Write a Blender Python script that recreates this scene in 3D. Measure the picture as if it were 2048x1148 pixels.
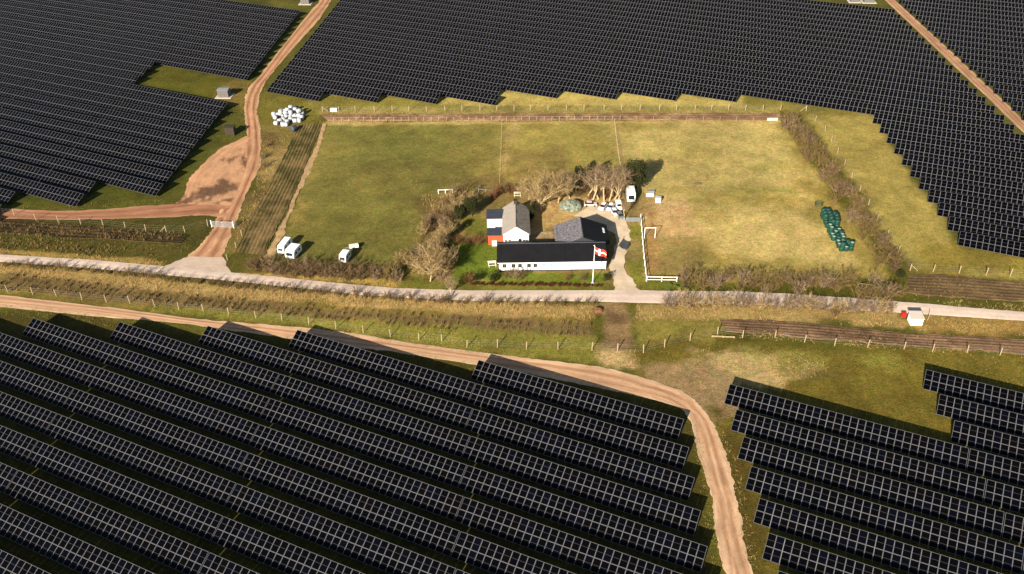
import bpy, math, random
import numpy as np
from mathutils import Vector, Matrix

for o in list(bpy.data.objects): bpy.data.objects.remove(o)
scene = bpy.context.scene
COL = scene.collection
R = math.radians
random.seed(7)
rng = np.random.default_rng(11)

# ------------------------------------------------------------------ camera
CAM_H, CAM_F, CAM_PITCH, CAM_ROLL = 89.54, 1721.73, -34.618, -0.873
cam_data = bpy.data.cameras.new('camera')
cam_data.sensor_width = 36.0
cam_data.lens = 36.0 * CAM_F / 2048.0
cam_data.clip_start = 1.0
cam_data.clip_end = 9000.0
cam = bpy.data.objects.new('camera', cam_data)
COL.objects.link(cam)
_p, _r = R(CAM_PITCH), R(CAM_ROLL)
FW = np.array([0, math.cos(_p), math.sin(_p)])
UP0 = np.array([0, -math.sin(_p), math.cos(_p)])
RT0 = np.array([1.0, 0, 0])
RT = RT0 * math.cos(_r) + UP0 * math.sin(_r)
UP = -RT0 * math.sin(_r) + UP0 * math.cos(_r)
cam.matrix_world = Matrix(((RT[0], UP[0], -FW[0], 0), (RT[1], UP[1], -FW[1], 0), (RT[2], UP[2], -FW[2], CAM_H), (0, 0, 0, 1)))
scene.camera = cam

# ------------------------------------------------------------------ light
SUN_AZ, SUN_EL = 205.3, 24.5          # the sun stands behind the camera, to the left
world = bpy.data.worlds.new('World')
scene.world = world
world.use_nodes = True
wn = world.node_tree.nodes
sky = wn.new('ShaderNodeTexSky')
sky.sky_type = 'NISHITA'
sky.sun_disc = False
sky.sun_elevation = R(SUN_EL)
sky.sun_rotation = R(SUN_AZ)
wn['Background'].inputs[1].default_value = 0.05
world.node_tree.links.new(sky.outputs[0], wn['Background'].inputs[0])
sd = bpy.data.lights.new('sun', 'SUN')
sd.energy = 5.0
sd.angle = R(0.5)
sd.color = (1.0, 0.90, 0.76)
sun = bpy.data.objects.new('sun', sd)
COL.objects.link(sun)
sv = Vector((math.sin(R(SUN_AZ)) * math.cos(R(SUN_EL)), math.cos(R(SUN_AZ)) * math.cos(R(SUN_EL)), math.sin(R(SUN_EL))))
sun.rotation_euler = sv.to_track_quat('Z', 'Y').to_euler()
sun.location = (0, 0, 200)
scene.view_settings.view_transform = 'Standard'
scene.view_settings.look = 'None'
scene.view_settings.gamma = 1.0
scene.view_settings.use_curve_mapping = False
scene.view_settings.exposure = 1.33

# ------------------------------------------------------------------ geometry of the place
def ray(x, y):
    return FW + (x - 1024) / CAM_F * RT - (y - 574) / CAM_F * UP
def at(x, y, z=0.0):
    """point of the ground (or of a level z) seen at a spot of the 2048 px wide photograph"""
    d = ray(x, y); t = (z - CAM_H) / d[2]
    return Vector((d[0] * t, d[1] * t, z))
def proj(p):
    d = np.array([p[0], p[1], p[2] - CAM_H]); z = d @ FW
    return 1024 + CAM_F * (d @ RT) / z, 574 - CAM_F * (d @ UP) / z

# rendered brightness of a level sunlit surface of albedo 1, per channel
KR, KG, KB = 1.84, 1.74, 1.58
def lin(c):
    c /= 255.0
    return c / 12.92 if c <= 0.04045 else ((c + 0.055) / 1.055) ** 2.4
def A(r, g, b, k=1.0):
    return (min(.9, lin(r) / KR * k), min(.9, lin(g) / KG * k), min(.9, lin(b) / KB * k))

# ------------------------------------------------------------------ tags and small builders
def tag(o, label=None, cat=None, group=None, kind=None):
    if label: o['label'] = label
    if cat: o['category'] = cat
    if group: o['group'] = group
    if kind: o['kind'] = kind
    return o
def link(name, me, parent=None, loc=None, rz=None):
    o = bpy.data.objects.new(name, me)
    COL.objects.link(o)
    if parent: o.parent = parent
    if loc is not None: o.location = loc
    if rz is not None: o.rotation_euler = (0, 0, rz)
    return o
def empty(name, loc=(0, 0, 0), rz=0.0):
    o = link(name, None, None, loc, rz)
    o.empty_display_size = 0.3
    return o
def copy_tree(o, parent=None):
    c = o.copy(); COL.objects.link(c)
    if parent: c.parent = parent
    for ch in o.children: copy_tree(ch, c)
    return c

class MB:
    """collects faces, then becomes one mesh object"""
    def __init__(s): s.v = []; s.f = []; s.m = []
    def add(s, vs, fs, mi=0):
        b = len(s.v); s.v.extend([tuple(q) for q in vs]); s.f.extend([tuple(i + b for i in f) for f in fs]); s.m.extend([mi] * len(fs))
    def box(s, x0, x1, y0, y1, z0, z1, mi=0, M=None, bottom=True):
        vs = [Vector(q) for q in ((x0, y0, z0), (x1, y0, z0), (x1, y1, z0), (x0, y1, z0), (x0, y0, z1), (x1, y0, z1), (x1, y1, z1), (x0, y1, z1))]
        if M is not None: vs = [M @ q for q in vs]
        fs = [(0, 1, 5, 4), (1, 2, 6, 5), (2, 3, 7, 6), (3, 0, 4, 7), (4, 5, 6, 7)]
        if bottom: fs.append((3, 2, 1, 0))
        s.add(vs, fs, mi)
    def tube(s, p, q, r0, r1, n=6, mi=0, cap=True):
        p = Vector(p); q = Vector(q); d = (q - p)
        if d.length < 1e-6: return
        d.normalize()
        a = d.cross(Vector((0, 0, 1)) if abs(d.z) < .9 else Vector((1, 0, 0))).normalized(); b = d.cross(a)
        vs = []
        for c, r in ((p, r0), (q, r1)):
            for i in range(n):
                t = 2 * math.pi * i / n
                vs.append(c + a * (r * math.cos(t)) + b * (r * math.sin(t)))
        fs = [(i, (i + 1) % n, n + (i + 1) % n, n + i) for i in range(n)]
        if cap: fs.append(tuple(range(2 * n - 1, n - 1, -1)))
        s.add(vs, fs, mi)
    def lathe(s, prof, n=14, mi=0, M=None):
        vs = []
        for r, z in prof:
            for i in range(n):
                t = 2 * math.pi * i / n
                v = Vector((r * math.cos(t), r * math.sin(t), z))
                vs.append(M @ v if M is not None else v)
        fs = []
        for k in range(len(prof) - 1):
            for i in range(n):
                j = (i + 1) % n
                fs.append((k * n + i, k * n + j, (k + 1) * n + j, (k + 1) * n + i))
        fs.append(tuple(range((len(prof) - 1) * n, len(prof) * n)))
        s.add(vs, fs, mi)
    def prism(s, outline, y0, y1, mi=0, M=None):
        """outline in x,z extruded along y"""
        n = len(outline)
        vs = [Vector((x, y0, z)) for x, z in outline] + [Vector((x, y1, z)) for x, z in outline]
        if M is not None: vs = [M @ q for q in vs]
        s.add(vs, [(i, (i + 1) % n, n + (i + 1) % n, n + i) for i in range(n)] + [tuple(range(n - 1, -1, -1)), tuple(range(n, 2 * n))], mi)
    def mesh(s, name, mats, smooth=False):
        me = bpy.data.meshes.new(name)
        me.from_pydata([tuple(q) for q in s.v], [], s.f)
        for m in (mats if isinstance(mats, (list, tuple)) else [mats]): me.materials.append(m)
        me.polygons.foreach_set('material_index', s.m)
        if smooth: me.polygons.foreach_set('use_smooth', [True] * len(s.f))
        me.update()
        return me
    def build(s, name, mats, parent=None, smooth=False, loc=None, rz=None):
        return link(name, s.mesh(name, mats, smooth), parent, loc, rz)

# ------------------------------------------------------------------ materials
def mat(name, col, rough=0.8, noise=None, bump=0.0, metal=0.0, spec=0.3, coord='Object', wear=None):
    """noise = (scale, dark factor, bright factor)"""
    m = bpy.data.materials.new(name); m.use_nodes = True
    nt = m.node_tree; N = nt.nodes; L = nt.links; b = N['Principled BSDF']
    b.inputs['Base Color'].default_value = (*col, 1)
    b.inputs['Roughness'].default_value = rough
    b.inputs['Metallic'].default_value = metal
    b.inputs['Specular IOR Level'].default_value = spec
    if noise:
        tc = N.new('ShaderNodeTexCoord'); nz = N.new('ShaderNodeTexNoise')
        nz.inputs['Scale'].default_value = noise[0]; nz.inputs['Detail'].default_value = 6; nz.inputs['Roughness'].default_value = .65
        L.new(tc.outputs[coord], nz.inputs['Vector'])
        rp = N.new('ShaderNodeValToRGB')
        rp.color_ramp.elements[0].position = .32; rp.color_ramp.elements[1].position = .68
        rp.color_ramp.elements[0].color = (*[c * noise[1] for c in col], 1)
        rp.color_ramp.elements[1].color = (*[min(1, c * noise[2]) for c in col], 1)
        L.new(nz.outputs['Fac'], rp.inputs[0]); L.new(rp.outputs[0], b.inputs['Base Color'])
        if bump:
            bp = N.new('ShaderNodeBump'); bp.inputs['Strength'].default_value = bump; bp.inputs['Distance'].default_value = .05
            L.new(nz.outputs['Fac'], bp.inputs['Height']); L.new(bp.outputs[0], b.inputs['Normal'])
    return m

def mat_attr(name, scales=((0.35, .30), (2.2, .34), (9.0, .30)), bump=.5, dist=.12, rough=.95, stretch=None, tint=None):
    """surface whose own colour comes from the 'Col' attribute, broken up by noise of several sizes"""
    m = bpy.data.materials.new(name); m.use_nodes = True
    nt = m.node_tree; N = nt.nodes; L = nt.links; b = N['Principled BSDF']
    b.inputs['Roughness'].default_value = rough; b.inputs['Specular IOR Level'].default_value = .1
    at_ = N.new('ShaderNodeAttribute'); at_.attribute_name = 'Col'
    tc = N.new('ShaderNodeTexCoord')
    src = tc.outputs['Object']
    if stretch:
        src = tc.outputs['UV']
        mp = N.new('ShaderNodeMapping'); mp.inputs['Scale'].default_value = stretch
        L.new(src, mp.inputs['Vector']); src = mp.outputs[0]
    cur = None; hs = []
    for sc, am in scales:
        nz = N.new('ShaderNodeTexNoise'); nz.inputs['Scale'].default_value = sc; nz.inputs['Detail'].default_value = 5; nz.inputs['Roughness'].default_value = .6
        L.new(src, nz.inputs['Vector'])
        mr = N.new('ShaderNodeMapRange'); mr.inputs['From Min'].default_value = .28; mr.inputs['From Max'].default_value = .72
        mr.inputs['To Min'].default_value = 1 - am; mr.inputs['To Max'].default_value = 1 + am
        L.new(nz.outputs['Fac'], mr.inputs['Value']); hs.append(nz)
        if cur is None: cur = mr.outputs[0]
        else:
            mu = N.new('ShaderNodeMath'); mu.operation = 'MULTIPLY'; L.new(cur, mu.inputs[0]); L.new(mr.outputs[0], mu.inputs[1]); cur = mu.outputs[0]
    vm = N.new('ShaderNodeVectorMath'); vm.operation = 'SCALE'
    L.new(at_.outputs['Color'], vm.inputs[0]); L.new(cur, vm.inputs['Scale'])
    out = vm.outputs[0]
    if tint:
        nz = N.new('ShaderNodeTexNoise'); nz.inputs['Scale'].default_value = tint[0]; nz.inputs['Detail'].default_value = 7; nz.inputs['Roughness'].default_value = .7
        L.new(tc.outputs['Object'], nz.inputs['Vector'])
        rp = N.new('ShaderNodeValToRGB'); rp.color_ramp.elements[0].position = .42; rp.color_ramp.elements[1].position = .66
        rp.color_ramp.elements[0].color = (*tint[1], 1); rp.color_ramp.elements[1].color = (*tint[2], 1)
        L.new(nz.outputs['Fac'], rp.inputs[0])
        v2 = N.new('ShaderNodeVectorMath'); v2.operation = 'MULTIPLY'
        L.new(out, v2.inputs[0]); L.new(rp.outputs[0], v2.inputs[1]); out = v2.outputs[0]
    L.new(out, b.inputs['Base Color'])
    bp = N.new('ShaderNodeBump'); bp.inputs['Strength'].default_value = bump; bp.inputs['Distance'].default_value = dist
    L.new(hs[-1].outputs['Fac'], bp.inputs['Height']); L.new(bp.outputs[0], b.inputs['Normal'])
    return m

M_ground = mat_attr('ground', scales=((.12, .14), (1.1, .28), (3.6, .46)), tint=(.55, (.93, 1.04, .86), (1.10, .98, 1.05)), bump=.7, dist=.15)
M_dirt = mat_attr('dirt', scales=((.5, .10), (2.2, .15), (9, .16)), stretch=(1.0, .12, 1), bump=.4, dist=.08)
M_road = mat_attr('road', scales=((.2, .07), (1.5, .10), (12, .10)), bump=.15, dist=.03)
M_soil = mat_attr('soil', scales=((.6, .2), (3.0, .3), (9, .3)), bump=.7, dist=.12)
M_glass = mat('solar_glass', (.0010, .0011, .0016), rough=.24, spec=.06)
M_glass_b = mat('solar_glass_blue', (.0012, .0014, .0030), rough=.24, spec=.08)
M_glass_n = mat('solar_glass_brown', (.0016, .0013, .0014), rough=.24, spec=.06)
M_alu = mat('aluminium', (.088, .088, .092), rough=.5, metal=0, spec=.3)
M_back = mat('cell_gap', (.028, .029, .034), rough=.6, spec=.1)
M_steel = mat('galvanised_steel', (.28, .28, .28), rough=.55)
M_wood_post = mat('weathered_wood', A(200, 172, 128), noise=(4, .75, 1.2))
M_wire = mat('wire', (.30, .29, .27), rough=.6)
M_white = mat('white_paint', (.80, .79, .76), rough=.6, noise=(1.2, .93, 1.03))
M_wall = mat('white_limewash', (.80, .79, .76), rough=.9, noise=(1.5, .92, 1.03), bump=.2)
M_black_roof = mat('black_roofing', (.0055, .0055, .0065), rough=.7, spec=.15, noise=(.6, .8, 1.35), bump=.1)
M_slate = mat('grey_slate', A(70, 72, 80), rough=.7, noise=(1.4, .8, 1.2))
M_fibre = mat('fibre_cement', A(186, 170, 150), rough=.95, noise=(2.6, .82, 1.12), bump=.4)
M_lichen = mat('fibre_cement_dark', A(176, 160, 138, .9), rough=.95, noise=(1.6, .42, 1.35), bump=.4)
M_mottle = mat('mottled_sheeting', A(150, 142, 140, .7), rough=.9, noise=(2.6, .30, 1.7), bump=.3)
M_red = mat('red_paint', (.40, .062, .022), rough=.8, noise=(3, .85, 1.1))
M_glasswin = mat('window_glass', (.012, .016, .02), rough=.12, spec=.5)
M_frame_w = mat('window_frame', (.62, .62, .60), rough=.6)
M_teal = mat('teal_paint', (.20, .32, .33), rough=.6)
M_trim = mat('dark_trim', (.03, .03, .032), rough=.6)
M_rubber = mat('rubber', (.015, .015, .015), rough=.9)
M_concrete = mat('concrete', A(226, 208, 186), rough=.9, noise=(2, .9, 1.06))
M_kiosk = mat('kiosk_grey', A(150, 142, 130, .62), rough=.6, noise=(2, .93, 1.05))
M_kiosk_roof = mat('kiosk_roof', A(150, 150, 146), rough=.6, noise=(2, .93, 1.05))
M_kiosk_d = mat('kiosk_brown', A(86, 72, 50, .6), rough=.7, noise=(2, .9, 1.05))
M_wrap_w = mat('white_bale_wrap', (.37, .385, .41), rough=.5, spec=.3, noise=(2.2, .62, 1.25))
M_wrap_g = mat('green_bale_wrap', (.007, .036, .024), rough=.5, spec=.3, noise=(3, .5, 1.8))
M_wrap_p = mat('pale_bale_end', (.20, .30, .21), rough=.5, spec=.3, noise=(3, .8, 1.2))
M_tarp = mat('dark_tarp', (.04, .045, .06), rough=.5, noise=(3, .7, 1.5))
M_tarp_g = mat('grey_green_tarp', (.075, .085, .062), rough=.8, noise=(1.1, .3, 3.0), bump=.8)
M_carw = mat('white_car_paint', (.70, .69, .68), rough=.25, spec=.5)
M_carp = mat('pinkish_car_paint', (.55, .45, .43), rough=.3, spec=.5)
M_cars = mat('silver_car_paint', (.20, .21, .20), rough=.25, spec=.6, metal=.3)
M_grp = mat('caravan_shell', (.78, .77, .74), rough=.35, spec=.4)
M_cream = mat('cream_canvas', (.60, .55, .42), rough=.9, noise=(3, .85, 1.1))
M_redbox = mat('red_plastic', (.45, .012, .008), rough=.5)
M_bark = mat('pale_bark', A(214, 186, 136), rough=.95, noise=(5, .75, 1.2))
M_bark_d = mat('brown_bark', A(120, 96, 66), rough=.95, noise=(5, .75, 1.2))
M_twig_pale = mat('pale_twigs', A(196, 162, 106, .80), rough=.95, spec=.1, noise=(1.1, .50, 1.6))
M_twig_grey = mat('grey_twigs', A(168, 138, 102, .80), rough=.95, spec=.1, noise=(1.1, .50, 1.6))
M_twig_brown = mat('brown_twigs', A(136, 108, 74, .82), rough=.95, spec=.1, noise=(1.1, .50, 1.6))
M_twig_olive = mat('olive_twigs', A(146, 120, 70, .85), rough=.95, spec=.1, noise=(1.1, .50, 1.6))
M_twig_rust = mat('rust_twigs', A(136, 92, 60, .9), rough=.95, spec=.1, noise=(1.1, .50, 1.6))
M_leaf_dark = mat('dark_evergreen_leaves', A(58, 60, 22, .9), rough=.8, spec=.2)
M_leaf_green = mat('green_leaves', A(104, 118, 34, .95), rough=.8, spec=.2)
M_leaf_red = mat('dark_red_leaves', A(104, 48, 26, .9), rough=.8, spec=.2)
M_seedling = mat('seedling_stems', A(132, 106, 68, .95), rough=.95, spec=.1, noise=(.9, .38, 1.7))
M_straw = mat('straw', A(216, 176, 108, .95), rough=.95, spec=.1, noise=(.8, .45, 1.15))
M_straw2 = mat('olive_grass_blades', A(146, 132, 58, .95), rough=.95, spec=.1, noise=(.5, .7, 1.3))
M_flag_r = mat('flag_red', (.56, .035, .02), rough=.8)
M_flag_w = mat('flag_white', (.80, .78, .74), rough=.8)

# ------------------------------------------------------------------ numpy helpers: value noise and painting
def vnoise(x, y, seed, scale):
    g = np.random.default_rng(seed).random((256, 256))
    x = np.asarray(x) / scale; y = np.asarray(y) / scale
    xi = np.floor(x).astype(int); yi = np.floor(y).astype(int)
    fx = x - xi; fy = y - yi
    fx = fx * fx * (3 - 2 * fx); fy = fy * fy * (3 - 2 * fy)
    g00 = g[xi % 256, yi % 256]; g10 = g[(xi + 1) % 256, yi % 256]; g01 = g[xi % 256, (yi + 1) % 256]; g11 = g[(xi + 1) % 256, (yi + 1) % 256]
    return (g00 * (1 - fx) + g10 * fx) * (1 - fy) + (g01 * (1 - fx) + g11 * fx) * fy
def fbm(x, y, seed, scale, n=4):
    t = 0; a = 1; s = 0
    for i in range(n):
        t = t + a * vnoise(x, y, seed + i, scale / 2 ** i); s += a; a *= .55
    return t / s
def inside_dist(px, py, poly):
    """signed distance to a polygon, positive inside"""
    d = np.full(px.shape, 1e9); ins = np.zeros(px.shape, bool)
    n = len(poly)
    for i in range(n):
        ax, ay = poly[i]; bx, by = poly[(i + 1) % n]
        ex, ey = bx - ax, by - ay; L2 = ex * ex + ey * ey + 1e-9
        t = np.clip(((px - ax) * ex + (py - ay) * ey) / L2, 0, 1)
        d = np.minimum(d, np.hypot(px - ax - t * ex, py - ay - t * ey))
        c = ((ay > py) != (by > py)) & (px < (bx - ax) * (py - ay) / ((by - ay) if by != ay else 1e-9) + ax)
        ins ^= c
    return np.where(ins, d, -d)
def wpoly(pts): return [tuple(at(x, y)[:2]) for x, y in pts]

# ------------------------------------------------------------------ ground sheet
# colour patches: outline in photograph pixels, colour, edge softness in metres, strength, raggedness in metres
G_GREEN = A(84, 84, 30); G_OLIVE = A(104, 96, 34); G_DRY = A(206, 174, 104); G_MID = A(168, 142, 72); G_STRAW = A(214, 170, 104)
G_SAND = A(214, 176, 126); G_BROWN = A(134, 104, 66); G_DARK = A(72, 58, 34); G_LAWN = A(112, 124, 36)
PATCH = [

 # grass between and under the solar fields
 ([(-400, -60), (520, -60), (560, 60), (470, 215), (340, 400), (-400, 430)], A(78, 76, 22), 6, 1, 3),
 ([(285, 165), (330, 125), (500, 160), (470, 205)], A(100, 92, 26), 4, 1, 2),
 ([(440, 165), (500, 160), (495, 215), (430, 200)], A(140, 112, 56), 3, .8, 2),
 ([(530, 180), (640, 205), (640, 240), (600, 300), (520, 320), (500, 200)], A(122, 108, 42), 4, 1, 3),
 ([(520, 250), (600, 250), (560, 400), (470, 500), (440, 500), (520, 350)], A(138, 116, 58), 3, 1, 2.5),
 ([(640, 180), (1000, 180), (1480, 180), (1760, 215), (1760, 235), (1560, 226), (600, 226)], A(150, 132, 58), 3, 1, 2),
 ([(880, 196), (1000, 178), (1480, 185), (1480, 214), (1100, 212), (880, 210)], A(206, 178, 98), 1.6, .9, 2.2),
 ([(640, 214), (1560, 212), (1560, 227), (640, 228)], A(172, 150, 82), 1, .8, 1),
 ([(520, 265), (570, 262), (560, 320), (535, 400), (500, 400), (522, 330)], A(112, 84, 50), 2, .75, 3.5),
 ([(535, 300), (585, 290), (560, 350), (520, 380), (530, 330)], A(176, 146, 86), 1.5, .7, 3),
 ([(485, 395), (520, 380), (500, 440), (470, 470)], A(120, 94, 54), 1.5, .6, 2.5),
 # pastures
 ([(652, 243), (1565, 238), (1640, 345), (1790, 560), (1290, 560), (880, 560), (540, 530)], G_MID, 2, 1, 1.5),
 ([(655, 246), (1003, 246), (1000, 370), (880, 400), (850, 560), (548, 530)], A(140, 124, 60), 5, 1, 4),
 ([(700, 250), (900, 250), (860, 330), (700, 330)], A(128, 120, 54), 14, .7, 6),
 ([(640, 380), (860, 380), (830, 560), (560, 530)], A(122, 112, 50), 10, .7, 6),
 ([(900, 300), (1000, 280), (1000, 370), (900, 390)], A(146, 126, 62), 6, .7, 4),
 ([(1010, 246), (1230, 246), (1236, 330), (1010, 350)], A(166, 144, 72), 5, .9, 4),
 ([(1010, 300), (1120, 295), (1120, 350), (1010, 360)], A(140, 114, 62), 5, .7, 3),
 ([(1240, 250), (1540, 246), (1600, 330), (1620, 400), (1240, 390)], A(200, 171, 100), 7, 1, 5),
 ([(1240, 400), (1620, 400), (1660, 500), (1480, 510), (1330, 470)], G_DRY, 7, 1, 5),
 ([(1320, 380), (1500, 380), (1440, 440), (1330, 425)], A(172, 146, 78), 7, .7, 5),
 ([(1500, 430), (1640, 430), (1680, 520), (1480, 520)], A(204, 172, 104), 7, .8, 5),
 ([(1250, 400), (1370, 400), (1400, 470), (1300, 480), (1262, 440)], A(216, 172, 116), 4, .85, 3),
 ([(1312, 480), (1420, 470), (1420, 540), (1340, 552), (1312, 540)], A(150, 124, 70), 4, .85, 3),
 ([(1440, 380), (1600, 372), (1600, 388), (1440, 392)], A(150, 138, 60), 2, .7, 2),
 ([(1330, 392), (1640, 388), (1640, 392), (1330, 397)], A(210, 178, 104), 1, .8, 1),
 ([(1020, 246), (1036, 246), (1020, 300), (1006, 360), (1000, 330)], A(196, 160, 100), 1.2, .6, 1.6),
 ([(1232, 246), (1246, 246), (1244, 300), (1250, 340), (1236, 335)], A(190, 156, 96), 1.2, .6, 1.6),
 ([(655, 243), (1565, 240), (1565, 247), (655, 249)], A(206, 172, 106), .8, .7, 1),
 ([(1480, 330), (1590, 326), (1600, 336), (1490, 342)], A(170, 152, 76), 2, .6, 2),
 ([(1280, 300), (1420, 290), (1440, 310), (1300, 325)], A(184, 160, 86), 5, .6, 4),
 ([(930, 350), (1010, 345), (1040, 380), (940, 385)], A(128, 100, 58), 3, .7, 3),
 ([(840, 400), (925, 390), (905, 480), (900, 560), (825, 556), (850, 480)], A(110, 88, 50), 1.6, .8, 2.2),
 ([(1010, 375), (1270, 350), (1262, 398), (1170, 402), (1075, 420), (1030, 400)], A(112, 84, 52), 1.6, .8, 2),
 # right of the thorn hedge
 ([(1600, 225), (1750, 232), (1920, 500), (2300, 560), (2300, 590), (1830, 545), (1690, 350)], A(178, 152, 78), 3, 1, 2),
 ([(1860, 480), (2300, 520), (2300, 575), (1830, 545)], A(140, 118, 48), 6, .9, 4),
 # farm yard and garden
 ([(880, 385), (1290, 385), (1290, 575), (860, 575)], A(150, 122, 68), 2, .8, 2),
 ([(905, 478), (1000, 478), (1000, 560), (905, 560)], G_LAWN, 1.5, 1, 1.5),
 ([(990, 545), (1215, 545), (1215, 568), (990, 566)], A(118, 122, 38), 1, 1, 1),
 ([(940, 440), (980, 440), (980, 470), (940, 470)], A(110, 108, 36), 2, .9, 2),
 ([(1060, 395), (1240, 395), (1250, 430), (1180, 432), (1105, 450), (1060, 470)], A(200, 158, 100), 1.5, .9, 1.5),
 ([(1055, 462), (1106, 462), (1106, 480), (1062, 480)], A(206, 168, 122), .6, .9, .6),
 ([(1258, 445), (1290, 445), (1292, 565), (1268, 578), (1256, 540)], A(136, 126, 48), 1, 1, 1),
 ([(1292, 420), (1312, 420), (1318, 548), (1295, 548)], A(176, 132, 78), .8, .9, .8),
 ([(1255, 478), (1278, 480), (1272, 520), (1258, 515)], A(190, 152, 104), 1.2, .5, 1),
 ([(1290, 562), (1380, 562), (1400, 582), (1275, 580)], A(120, 118, 40), 1, 1, 1),
 # left fields by the road
 ([(-300, 430), (440, 430), (425, 470), (330, 530), (-300, 505)], A(88, 78, 30), 2, 1, 2),
 ([(-300, 494), (0, 497), (330, 522), (330, 531), (0, 508), (-300, 495)], A(176, 140, 72), .8, .9, .8),
 ([(470, 520), (545, 512), (830, 560), (830, 575), (470, 545)], A(126, 106, 46), 2, .8, 1.5),
 ([(480, 545), (800, 560), (800, 573), (480, 549)], A(196, 158, 78), .8, 1, .8),
 ([(800, 562), (1225, 570), (1225, 582), (800, 578)], A(120, 114, 42), 1, .9, 1),
 # south of the road
 ([(-300, 520), (0, 523), (700, 588), (1190, 604), (1190, 720), (1000, 708), (600, 650), (0, 588), (-300, 575)], A(140, 116, 54), 2, 1, 1.5),
 ([(0, 528), (400, 566), (900, 598), (1190, 608), (1190, 640), (900, 622), (400, 592), (0, 545)], A(190, 152, 92), 1.4, .9, 1.4),
 ([(0, 545), (400, 592), (800, 628), (1190, 646), (1190, 674), (800, 655), (400, 618), (0, 578)], A(128, 102, 62), 1, .9, 1),
 ([(300, 612), (1190, 672), (1200, 730), (1000, 706), (600, 648), (300, 622)], A(146, 134, 56), 1.2, .9, 1.2),
 ([(1270, 606), (1800, 622), (1800, 650), (1440, 640), (1270, 640)], A(188, 152, 92), 1.6, .9, 1.6),
 ([(1270, 640), (1440, 642), (1440, 690), (1270, 700)], A(150, 130, 60), 2, .9, 2),
 ([(1840, 628), (2300, 655), (2300, 680), (1840, 660)], A(168, 132, 70), 2, .9, 2),
 ([(1200, 604), (1265, 604), (1272, 700), (1205, 705)], A(150, 116, 78), 1.5, .9, 1.5),
 ([(1218, 622), (1258, 622), (1262, 650), (1216, 650)], A(92, 66, 44), 1.4, .7, 1.4),
 ([(1196, 702), (1270, 702), (1285, 740), (1200, 740)], A(204, 168, 112), 1.2, .9, 1.5),
 ([(1265, 690), (1480, 682), (2300, 720), (2300, 1300), (1500, 1300), (1380, 800), (1270, 745)], A(118, 100, 36), 3, 1, 2.5),
 ([(1400, 706), (1560, 700), (1640, 735), (1560, 762), (1400, 770)], A(200, 166, 108), 2.5, .95, 3),
 ([(1270, 730), (1420, 725), (1480, 790), (1440, 850), (1380, 800)], A(166, 134, 92), 2, .95, 2),
 ([(1560, 735), (1690, 735), (1700, 760), (1600, 765)], A(96, 80, 40), 2, .6, 2),
 ([(1480, 700), (1800, 712), (1800, 735), (1560, 725)], A(146, 134, 56), 3, .8, 3),
 ([(1430, 820), (1500, 900), (1560, 1148), (1620, 1300), (1480, 1300), (1450, 940)], A(92, 76, 28), 3, 1, 2),
 ([(-300, 612), (0, 616), (500, 672), (960, 730), (1380, 830), (1450, 1300), (-300, 1300)], A(84, 72, 28), 1.5, 1, 1.5),  # near-field grass, its colour lowered for the darkening toward the left and bottom frame edges
]
def build_ground():
    st = .8
    fx = np.arange(-236, 236.01, st); fy = np.arange(56, 352.01, st)
    xs = np.concatenate([[-3500, -1800, -900, -450, -300], fx, [300, 450, 900, 1800, 3500]])
    ys = np.concatenate([[-1500, -600, -200, 0, 40], fy, [380, 450, 700, 1500, 4500]])
    X, Y = np.meshgrid(xs, ys); n, m = X.shape
    x = X.ravel(); y = Y.ravel()
    col = np.tile(np.array(G_OLIVE), (len(x), 1)) * 0.9
    wob = fbm(x, y, 5, 9, 4) - .5; wob2 = fbm(x, y, 15, 2.6, 3) - .5
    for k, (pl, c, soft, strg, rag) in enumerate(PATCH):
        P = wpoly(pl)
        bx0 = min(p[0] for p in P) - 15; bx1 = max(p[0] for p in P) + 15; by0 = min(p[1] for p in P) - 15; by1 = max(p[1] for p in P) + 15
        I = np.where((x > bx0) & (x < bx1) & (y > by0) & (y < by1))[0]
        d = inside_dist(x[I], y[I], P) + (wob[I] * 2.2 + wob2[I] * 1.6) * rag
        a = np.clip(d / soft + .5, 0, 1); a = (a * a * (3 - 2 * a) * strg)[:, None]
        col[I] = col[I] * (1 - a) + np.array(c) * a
    # patchiness of the sward: greener and drier drifts
    g = fbm(x, y, 31, 16, 4); g2 = fbm(x, y, 41, 4.0, 3); g3 = fbm(x, y, 51, 1.7, 2)
    f = (1 + (g - .5) * .5 + (g2 - .5) * .55 + (g3 - .5) * .4)[:, None]
    w = np.clip((fbm(x, y, 61, 7, 4) - .52) * 4, 0, 1)[:, None] * .30
    col = col * f
    col = col * (1 - w) + (col * np.array([1.25, 1.08, 1.0])) * w
    z = (fbm(x, y, 71, 6, 3) - .5) * .05
    me = bpy.data.meshes.new('ground')
    idx = np.arange(n * m).reshape(n, m)
    faces = np.stack([idx[:-1, :-1].ravel(), idx[:-1, 1:].ravel(), idx[1:, 1:].ravel(), idx[1:, :-1].ravel()], 1)
    me.vertices.add(n * m); me.vertices.foreach_set('co', np.stack([x, y, z - .03], 1).ravel())
    me.loops.add(faces.size); me.loops.foreach_set('vertex_index', faces.ravel().astype(np.int32))
    me.polygons.add(len(faces)); me.polygons.foreach_set('loop_start', np.arange(0, faces.size, 4, dtype=np.int32))
    me.polygons.foreach_set('loop_total', np.full(len(faces), 4, dtype=np.int32))
    ca = me.color_attributes.new('Col', 'FLOAT_COLOR', 'POINT')
    ca.data.foreach_set('color', np.concatenate([np.clip(col, 0, 1), np.ones((len(x), 1))], 1).ravel())
    me.update(calc_edges=True); me.validate()
    me.materials.append(M_ground)
    tag(link('ground', me), kind='structure')
build_ground()

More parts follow.
